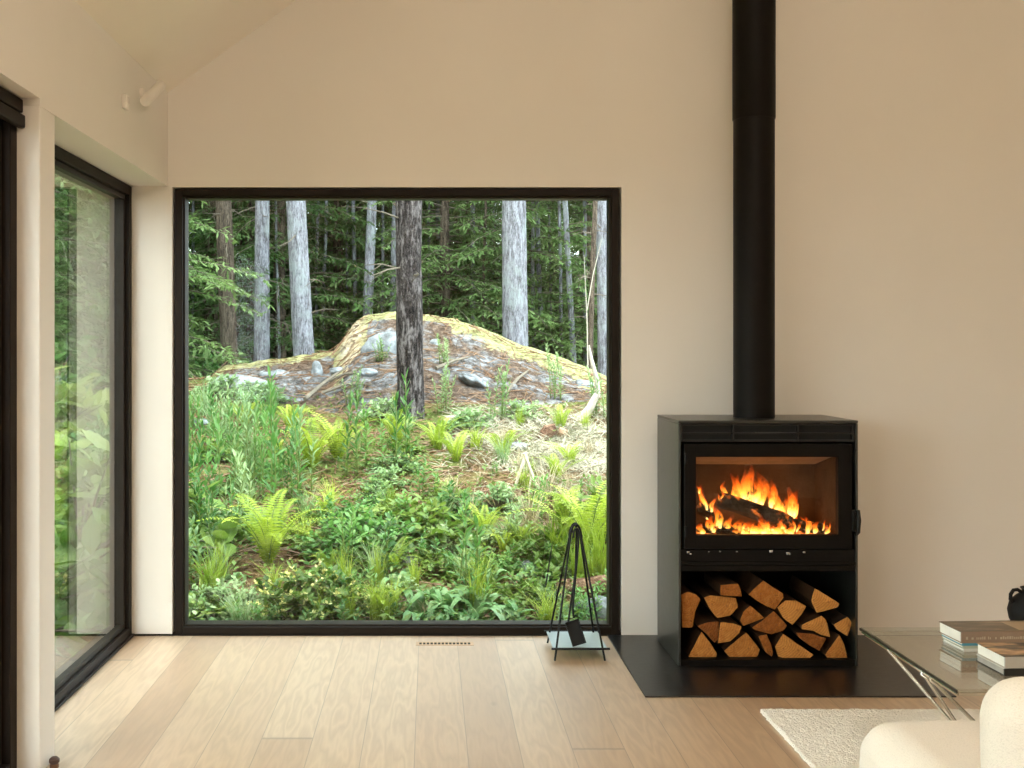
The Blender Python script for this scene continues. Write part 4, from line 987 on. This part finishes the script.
for x, y, h, v, lb in ((286, 515, 135, 2, 'tallest leafy stem left of the bare soil, overtopping the thicket'), (402, 470, 92, 4, 'bright green leafy plant right below the furrowed pine'),
    (352, 478, 92, 0, 'tall leafy stem left of the bright plant below the pine'), (374, 470, 66, 2, 'leafy green clump between the two stems below the pine'),
    (350, 575, 72, 0, 'leafy green plant above the yellow bush, stem upright'), (378, 580, 66, 2, 'leafy green plant to the right of the upright stem over the yellow bush'),
    (430, 500, 40, 4, 'fresh green sprout below the dark fern at the pine foot'), (553, 400, 52, 3, 'pale tall stem in front of the right crest of the rock'),
    (498, 420, 56, 3, 'pale weed on the brown slope right of the grey slab'), (441, 365, 30, 3, 'pale green weed growing on the crest right of the furrowed pine'),
    (440, 412, 48, 3, 'pale weed at the right foot of the furrowed pine trunk'), (385, 362, 26, 3, 'small pale weed on the grey boulder under the crest'),
    (470, 600, 100, 4, 'tall leafy stem rising from the broad leaves at bottom centre'), (330, 540, 44, 2, 'short bright weed on the bare soil beside the little fern'),
    (416, 538, 44, 2, 'weed with dark leaves above the rounded grey stone'), (540, 520, 50, 0, 'green weed left of the right edge ferns'),
    (518, 548, 42, 1, 'weed above the pinkish grey stone'), (352, 402, 34, 3, 'thin pale weed at the foot of the outcrop left of the pine'),
    (598, 420, 50, 3, 'pale weed at the right window edge beside the driftwood'), (205, 366, 34, 2, 'green sapling sprig by the dark left trunk'),
    (455, 520, 44, 5, 'broad leaved weed at the middle of the slope'), (575, 620, 40, 5, 'green weed in the lower right corner behind the fire tools')):
    weed(x, y, h, v, lb)

def broad_mesh(seed, n, l, w):
    r_ = random.Random(seed); b = MB()
    for i in range(n):
        q = i*2.4+r_.uniform(-.3, .3); e = r_.uniform(.5, 1.35); d = Vector((cos(q)*cos(e), sin(q)*cos(e), sin(e))); ll = l*r_.uniform(.7, 1.15)
        # arching strap: three joined blades
        sd = d.cross(Vector((0, 0, 1))).normalized(); vs = []; fs = []; rows = 9
        for k in range(rows):
            s = k/(rows-1); p = d*ll*s-Vector((0, 0, .75*ll*s*s*s))+Vector((cos(q), sin(q), 0))*.15*ll*s*s; ww = w*sin(pi*min(1, .08+s*.92))**.7*.5
            up = Vector((0, 0, ww*.35)); vs += [p-sd*ww+up, p, p+sd*ww+up]
        for k in range(rows-1):
            a = 3*k; fs += [[a, a+1, a+4, a+3], [a+1, a+2, a+5, a+4]]
        b.add(vs, fs)
    return b.mesh('broad_%d' % seed, G_BROAD, True)
BROADS = [broad_mesh(1, 13, 1, .17), broad_mesh(2, 16, 1, .13), broad_mesh(3, 10, 1, .22)]
def broad(x, y, h, v, lb, grp=None):
    p = spot(x, y); s = h*p.y/F; t = thing('broadleaf_plant', lb, 'plant', p-Vector((0, 0, .02)), x*1.3, grp); link_mesh('leaves', BROADS[v], t, sc=(s, s, s))
for i, (x, y, h, v, lb) in enumerate(((422, 622, 62, 0, 'broad arching leaved plant at bottom centre, leftmost of its cluster'), (448, 615, 66, 2, 'pale broad leaved plant in the middle of the bottom cluster'),
    (476, 622, 74, 0, 'large drooping broad leaved plant right in the bottom cluster'), (505, 624, 56, 1, 'strap leaved plant left of the black log'), (192, 620, 58, 1, 'strap leaved plant at the bottom left window corner'),
    (400, 590, 44, 2, 'small broad leaved plant below the rounded grey stone'), (490, 585, 44, 1, 'arching leaved plant behind the large drooping one'), (462, 575, 40, 1, 'arching plant with curled yellow leaf tips behind the bottom cluster'), (222, 622, 46, 1, 'strap leaved plant beside the one in the left corner'))):
    broad(x, y, h, v, lb)

def shrub_mesh(seed, n, lsz, blossoms):
    r_ = random.Random(seed); lf = MB(); tw = MB(); bl = MB()
    for i in range(n):
        q = r_.uniform(0, 2*pi); e = math.asin(r_.random()**.8); d = Vector((cos(q)*cos(e), sin(q)*cos(e), sin(e)*.9)); l = r_.uniform(.55, 1)
        p1 = d*l*.5+Vector((0, 0, .08)); p2 = d*l; tw.tube([(0, 0, 0), p1, p2], [.012, .008, .003], 4, False)
        for k in range(9):
            s = .3+.7*(k+r_.random())/9; pp = p1.lerp(p2, (s-.3)/.7) if s > .3 else p1
            a = Vector((r_.uniform(-1, 1), r_.uniform(-1, 1), r_.uniform(-.4, .9)))
            lf.leaf(pp, a, Vector((r_.uniform(-.5, .5), r_.uniform(-.5, .5), 1)), lsz*r_.uniform(.7, 1.3), lsz*r_.uniform(.45, .65), .15, .03, 2)
        if blossoms:
            for k in range(7): bl.leaf(p1.lerp(p2, r_.uniform(.6, 1.05)), Vector((r_.uniform(-1, 1), r_.uniform(-1, 1), r_.uniform(0, 1))), Vector((r_.uniform(-.5, .5), r_.uniform(-.5, .5), 1)), lsz*.5, lsz*.3, .1, 0, 1)
    return lf, tw, bl
SH = []
for s, (n, l, bls, m_) in enumerate(((70, .16, 1, G_SHRUB), (80, .17, 0, G_WEED), (60, .20, 0, G_SHRUB), (70, .15, 0, G_PALE))):
    lf, tw, bl = shrub_mesh(400+s, n, l, bls); SH.append((lf.mesh('shrub_leaves_%d' % s, m_), tw.mesh('shrub_twigs_%d' % s, TWIG), bl.mesh('blossoms_%d' % s, YEL) if bls else None))
def shrub(x, y, h, v, lb, wide=1.2, grp=None):
    p = spot(x, y); s = 1.25*h*p.y/F; t = thing('shrub', lb, 'shrub', p-Vector((0, 0, .02)), rw.uniform(0, 6), grp)
    for nm, me in zip(('leaves', 'twigs', 'blossoms'), SH[v]):
        if me: link_mesh(nm, me, t, sc=(s*wide, s*wide, s))
for x, y, h, v, lb, w_ in ((308, 612, 48, 0, 'yellow blossomed bush low at the window left of centre', 1.1), (336, 618, 38, 0, 'smaller yellow flecked bush right of the yellow blossomed bush', 1.1), (282, 618, 32, 0, 'yellow flecked bush left of the yellow blossomed bush', 1.1),
    (366, 550, 44, 1, 'green leafy shrub in the middle above the yellow bush', 1.2), (338, 556, 34, 1, 'green shrub at the edge of the bare soil', 1.2), (405, 528, 34, 2, 'dull green shrub left of the dry stems', 1.2), (440, 545, 38, 2, 'olive green shrub behind the broad leaf cluster', 1.2),
    (498, 510, 30, 3, 'pale shrub among the dry stems below the bleached stalks', 1.1), (545, 560, 36, 2, 'olive shrub right above the black log', 1.), (602, 540, 60, 2, 'yellow green shrub behind the tall right edge fern', .8), (522, 600, 30, 2, 'small shrub left of the black log by the window', 1.1),
    (244, 610, 24, 3, 'low pale shrub right of the left corner strap leaves', 1.2), (384, 420, 24, 3, 'pale scrub at the left foot of the furrowed pine', 1.2), (265, 402, 22, 3, 'pale scrub under the grey ledge stone at left', 1.4), (225, 398, 26, 3, 'pale scrub at the far left foot of the outcrop', 1.4),
    (200, 352, 30, 1, 'dark leafy shrub left of the outcrop by the dark trunk', 1.), (470, 430, 24, 3, 'grey green scrub below the grey slab', 1.4), (520, 418, 20, 3, 'grey green scrub on the right slope under the crest', 1.4)):
    shrub(x, y, h, v, lb, w_)

def tuft_mesh(seed, n, mat, w=.012, spread=.12, bend=.35):
    r_ = random.Random(seed); b = MB()
    for i in range(n):
        q = r_.uniform(0, 2*pi); rr = spread*r_.random(); p = Vector((rr*cos(q), rr*sin(q), 0)); h = r_.uniform(.5, 1); a = r_.uniform(0, 2*pi); k = bend*r_.uniform(.2, 1.3)
        sd = Vector((-sin(a), cos(a), 0)); vs = []; fs = []
        for j in range(5):
            s = j/4; c = p+Vector((cos(a)*k*s*s, sin(a)*k*s*s, h*s*(1-.25*k*s))); ww = w*(1-s)+.0008; vs += [c-sd*ww, c+sd*ww]
        fs = [[2*j, 2*j+1, 2*j+3, 2*j+2] for j in range(4)]; b.add(vs, fs)
    return b.mesh('tuft_%d' % seed, mat)
TUFT = [tuft_mesh(1, 70, G_GRASS), tuft_mesh(2, 60, G_GRASS, .016, .16, .6), tuft_mesh(3, 50, G_DRY, .010, .14, .6), tuft_mesh(4, 60, G_PALE, .011, .15, .6)]
def tuft(x, y, h, v, lb, grp=None):
    p = spot(x, y); s = 1.25*h*p.y/F; t = link_mesh('grass_tuft' if v != 2 else 'dry_grass_tuft', TUFT[v], None, p-Vector((0, 0, .01)), (0, 0, rw.uniform(0, 6)), (s, s, s)); tag(t, lb, 'grass', grp)
for x, y, h, v, lb in ((385, 628, 40, 0, 'upright grass tuft at the bottom edge left of centre'), (350, 625, 36, 0, 'grass tuft beside the narrow upright fern'), (580, 590, 60, 0, 'yellow green grass behind the fire tool loops'), (600, 585, 66, 0, 'yellow green grass tuft at the right window edge'),
    (545, 622, 30, 0, 'bright short grass in front of the black log'), (558, 560, 56, 1, 'grass tuft right of the pinkish grey stone'), (210, 600, 60, 1, 'drooping grass tuft in the left corner behind the strap leaves'), (520, 430, 24, 0, 'grass tuft on the right slope over the bleached stalks'),
    (585, 432, 24, 0, 'grass tuft beside the broken wood chunk'), (508, 545, 30, 2, 'straw tuft in the dry middle of the slope'), (470, 525, 36, 2, 'pale straw tuft left in the dry middle of the slope'), (545, 500, 40, 2, 'straw tuft below the bleached stalks'), (530, 530, 44, 2, 'tall straw tuft beside the olive shrub'),
    (452, 500, 30, 2, 'straw tuft under the browning fern'), (425, 625, 30, 2, 'straw tuft among the broad leaves'), (255, 470, 44, 3, 'pale grass tuft inside the left thicket'), (220, 440, 50, 3, 'pale grass tuft at the upper left of the thicket'), (206, 415, 40, 3, 'pale grass at the window edge below the left ledge'), (270, 412, 26, 3, 'pale grass under the ledge right of the pale scrub')):
    tuft(x, y, h, v, lb)
rx = random.Random(5)
def bare(x, y):
    return (300 < x < 345 and 488 < y < 522) or (470 < x < 545 and 470 < y < 545) or (545 < x and 432 < y < 485) or (235 < x < 275 and 575 < y < 600) or (225 < x < 312 and 555 < y < 610) or (290 < x < 350 and 455 < y < 490)
def scatter(n, y0, y1, fn, keep=.12):
    k = 0
    while k < n:
        x, y = rx.uniform(192, 606), rx.uniform(y0, y1)
        if (bare(x, y) or (x > 425 and y < 462)) and rx.random() > keep: continue
        fn(x, y); k += 1
gw = 'small weeds between the larger plants of the slope'
scatter(75, 415, 640, lambda x, y: weed(x, y, rx.uniform(18, 30)*(.7+(y-400)/300), rx.choice((0, 2, 4, 5, 4, 5)), 'small green weed between the larger plants of the slope', gw))
scatter(38, 425, 640, lambda x, y: shrub(x, y, rx.uniform(15, 25)*(.7+(y-400)/300), rx.choice((1, 2, 2, 3)), 'low leafy seedling shrub between the larger plants of the slope', 1.3, 'low seedling shrubs on the slope'))
scatter(40, 400, 640, lambda x, y: tuft(x, y, rx.uniform(20, 36)*(.7+(y-400)/300), rx.choice((0, 1, 3, 3)), 'thin green grass tuft between the larger plants of the slope', 'green grass tufts on the slope'), .5)
for k in range(14):
    x, y = rx.uniform(480, 600), rx.uniform(440, 560); tuft(x, y, rx.uniform(18, 30), 2, 'dry straw tuft on the right side of the slope', 'dry straw tufts on the right of the slope')
for k in range(12):
    x, y = rx.uniform(200, 600), rx.uniform(430, 600); fern('small fern tucked between the larger plants of the slope', x, y, rx.uniform(18, 30), 9, 700+k, 'small ferns tucked between larger plants')
scatter(16, 575, 645, lambda x, y: broad(x, y, rx.uniform(24, 38), rx.choice((0, 1, 2)), 'small broad leaved plant at the foot of the window', 'small broad leaved plants by the window'))
def at_ground(fn, x, y, h, *a): 
    z = top_z(x, y); fn(CX+x*F/y, CY+(CH-z)*F/y, h*F/y, *a)
for i, (x, y) in enumerate(((-2.3, 5.4), (-2.9, 6.2), (-2.1, 6.6), (-3.5, 7.2), (-2.7, 7.6), (-3.2, 5.5), (-4.0, 6.3), (-3.9, 8.6), (-3.1, 9.0), (-4.6, 7.6), (-2.4, 8.4), (-3.6, 10.2))):
    at_ground(shrub, x, y, rx.uniform(.4, .75), rx.choice((1, 2)), 'dark leafy shrub outside the narrow side window', 1.1, 'leafy shrubs outside the side window')
for i, (x, y) in enumerate(((-2.6, 5.9), (-2.2, 7.4), (-3.2, 6.7), (-2.9, 8.2), (-3.7, 7.9), (-3.5, 6.0))):
    at_ground(weed, x, y, rx.uniform(.6, .9), rx.choice((0, 2, 4)), 'tall green weed outside the narrow side window', 'tall weeds outside the side window')
# bleached stalks, driftwood, logs
STALK = simple('pale_dead_stalk', (.55, .48, .36), .8, .15, vary=.2)
def stick(lab, pts, rad, mat, name, cat, n=8, extra=()):
    o0 = Vector(pts[0]); b = MB(); b.tube([Vector(p)-o0 for p in pts], rad, n)
    for e, r in extra: b.tube([Vector(p)-o0 for p in e], r, n)
    o = b.build(name, mat, None, 40, loc=o0); return tag(o, lab, cat)
def up(px, py, q): return at(px, py, q.y)
q = spot(515, 492); stick('bleached bent stalk, left leg of the pale forked stalks', [up(513, 494, q), up(519, 474, q), up(527, 452, q)], [.009, .011, .012], STALK, 'dead_stalk', 'stalk')
q = spot(535, 500); stick('bleached bent stalk, right leg of the pale forked stalks', [up(545, 500, q), up(534, 480, q)+Vector((0, .02, 0)), up(524, 453, q)], [.010, .012, .013], STALK, 'dead_stalk', 'stalk')
q = spot(521, 495); stick('thin pale stalk between the two bleached ones', [up(528, 497, q), up(531, 478, q), up(529, 462, q)], [.006, .007, .005], STALK, 'dead_stalk', 'stalk')
q = spot(582, 420); stick('bleached driftwood branch leaning up at the right window edge', [up(578, 423, q), up(590, 408, q), up(597, 394, q)], [.045, .04, .03], DRIFT, 'driftwood_branch', 'branch')
q = spot(597, 398); stick('pale bare stick standing upright near the right window edge', [up(598, 400, q), up(597, 380, q), up(591, 358, q), up(589, 345, q)], [.028, .025, .02, .008], DRIFT, 'dead_stick', 'branch')
q = at(587, 330, 15.6); stick('thin pale forked sapling stem before the grey trunk at right edge', [at(588, 378, 15.6), at(587, 320, 15.6), at(584, 255, 15.6)], [.010, .008, .003], DRIFT, 'bare_sapling', 'tree', 6, [([at(587, 310, 15.6), at(593, 275, 15.6), at(602, 238, 15.6)], [.008, .007, .003])])
q = spot(552, 440); stick('broken orange brown wood chunk on the right slope', [up(540, 440, q), up(549, 431, q), up(556, 428, q)], [.05, .065, .04], LOGB, 'wood_chunk', 'wood')
q = spot(564, 438); stick('reddish rotten wood chunk right of the orange brown one', [up(558, 432, q), up(566, 435, q)], [.05, .045], REDLEAF, 'wood_chunk', 'wood')
q = spot(585, 594); stick('reddish brown fallen log at the lower right behind the tools', [up(558, 590, q)+Vector((0, .05, 0)), up(585, 588, q), up(618, 583, q), up(645, 580, q)], [.05, .056, .058, .055], LOGB, 'fallen_log', 'log', 14)
q = spot(545, 606); stick('short black log shape lying left of the fire tools outside', [up(531, 602, q), up(545, 605, q), up(562, 596, q)], [.024, .042, .036], ROUGH_BLACK, 'black_log', 'log', 10)  # plain black bent tube low outside the window
q = spot(548, 600, 5.5); stick('thin dark stick standing in for a tool leg reflected in the glass', [up(544, 596, q), up(548, 572, q), up(552, 545, q)], [.006, .005, .002], ROUGH_BLACK, 'leg_reflection', 'branch', 5)  # stick shape stands in for the tool stand's reflected leg
q = spot(345, 352); 
for i, (x0, y0, x1, y1, lb) in enumerate(((322, 396, 372, 388, 'dead branch lying across the outcrop left of the pine'), (305, 402, 345, 372, 'dead branch slanting up the outcrop at left'), (436, 372, 470, 360, 'dead branch on the slope right of the pine under the crest'), (505, 398, 530, 372, 'short dead branch on the right slope'), (330, 384, 362, 376, 'short dead twig on the outcrop near the pale stones'))):
    a, c = spot(x0, y0), spot(x1, y1); m_ = a.lerp(c, .5); m_.z = max(m_.z, top_z(m_.x, m_.y)); stick(lb, [a+Vector((0, 0, .03)), m_+Vector((0, 0, .05)), c+Vector((0, 0, .03))], [.022, .018, .008], TWIG, 'dead_branch', 'branch', 6)

# uncountable cover: small green leaves, litter, dead grass
rs = random.Random(77)
b = MB(); m_ = 0
while m_ < 9000:
    y = 5.35+5.9*rs.random()**1.3; x = rs.uniform(-.245*y-.5, .20*y+.2); d_ = noise.noise(Vector((x*1.3, y*1.3, 31)))
    if d_ < rs.uniform(-.45, .25): continue
    if x > -.05*y+.5 and y > 8.2 and rs.random() < .85: continue
    z = top_z(x, y); hh = rs.random()**2*.16; q = rs.uniform(0, 6.28)
    b.leaf(Vector((x, y, z+hh)), Vector((cos(q), sin(q), rs.uniform(-.2, .8))), Vector((rs.uniform(-.4, .4), rs.uniform(-.4, .4), 1)), rs.uniform(.025, .07), rs.uniform(.012, .03), .2, .02, 1); m_ += 1
o = b.build('ground_cover', G_SHRUB, fixn=False); tag(o, 'low green leafy ground cover between the ferns on the slope', 'ground cover', kind='stuff')
b = MB()
for i in range(9000):
    y = 5.35+8.2*rs.random(); x = rs.uniform(-.245*y-.5, .20*y+.2); z = top_z(x, y)
    if i % 4 == 0:
        q = rs.uniform(0, 6.28); l = rs.uniform(.08, .3); d = Vector((cos(q), sin(q), 0)); p = Vector((x, y, z+.012)); e = p+d*l; e.z = top_z(e.x, e.y)+rs.uniform(.01, .05); b.tube([p, e], [.006, .003], 4)
    else: q = rs.uniform(0, 6.28); b.leaf(Vector((x, y, z+.01)), Vector((cos(q), sin(q), rs.uniform(-.1, .3))), Vector((0, 0, 1)), rs.uniform(.03, .08), rs.uniform(.02, .04), .3, 0, 1)
o = b.build('leaf_litter', REDLEAF, fixn=False); tag(o, 'brown twigs and fallen leaves scattered over soil and rock slope', 'leaf litter', kind='stuff')
b = MB()
for i in range(4200):
    c = spot(580, 462) if i == 0 else c
    x = c.x+rs.gauss(0, .38); y = c.y+rs.gauss(0, .55); z = top_z(x, y); q = rs.uniform(0, 6.28); d = Vector((cos(q), sin(q), rs.uniform(.0, .9)))
    b.leaf(Vector((x, y, z+rs.random()*.05)), d, Vector((rs.uniform(-1, 1), rs.uniform(-1, 1), 1)), rs.uniform(.07, .20), .0045, .1, rs.uniform(.05, .2), 2)
for i in range(6500):
    y = rs.uniform(8.4, 11.0); x = rs.uniform(.05*y-.35, .175*y)
    if noise.noise(Vector((x*1.6, y*1.6, 51))) < rs.uniform(-.5, .15): continue
    z = top_z(x, y); q = rs.uniform(0, 6.28)
    b.leaf(Vector((x, y, z+rs.random()*.03)), Vector((cos(q), sin(q), rs.uniform(0, .8))), Vector((rs.uniform(-1, 1), rs.uniform(-1, 1), 1)), rs.uniform(.07, .2), .006, .1, rs.uniform(.05, .2), 2)
o = b.build('dead_grass', simple('grey_dead_grass', (.33, .31, .235), .9, .1, vary=.4, vscale=3), fixn=False); tag(o, 'matted pale dead grass on the right slope above the ferns', 'dead grass', kind='stuff')

# ================================================================== LIGHT
w = bpy.data.worlds.new('sky'); bpy.context.scene.world = w; w.use_nodes = True
nt = w.node_tree; bg = nt.nodes['Background']
tc = N(nt, 'TexCoord'); nv = N(nt, 'VectorMath', operation='NORMALIZE'); L(nt, tc.outputs['Generated'], nv.inputs[0])
dp = N(nt, 'VectorMath', operation='DOT_PRODUCT'); L(nt, nv.outputs[0], dp.inputs[0]); dp.inputs[1].default_value = Vector((-.80, -.30, .50)).normalized()
gl = math_(nt, 'POWER', math_(nt, 'MAXIMUM', dp.outputs['Value'], 0), 5)
L(nt, mixc(nt, gl, (.82, .92, 1.0), (1, .97, .90)), bg.inputs[0])
L(nt, math_(nt, 'ADD', 5.2, math_(nt, 'MULTIPLY', gl, 3)), bg.inputs[1])
sun = bpy.data.lights.new('sun', 'SUN'); sun.energy = 3.2; sun.angle = radians(5); sun.color = (1, .92, .78)
so = bpy.data.objects.new('sun', sun); C.objects.link(so); so.rotation_euler = (-Vector((.06, -.12, .98))).to_track_quat('-Z', 'Y').to_euler()
sc = bpy.context.scene
vs = sc.view_settings; vs.view_transform = 'Standard'; vs.look = 'None'; vs.gamma = 1; vs.use_curve_mapping = False; vs.exposure = .9
sc.cycles.use_denoising = True; sc.cycles.max_bounces = 14; sc.cycles.diffuse_bounces = 6; sc.cycles.glossy_bounces = 6; sc.cycles.transparent_max_bounces = 24
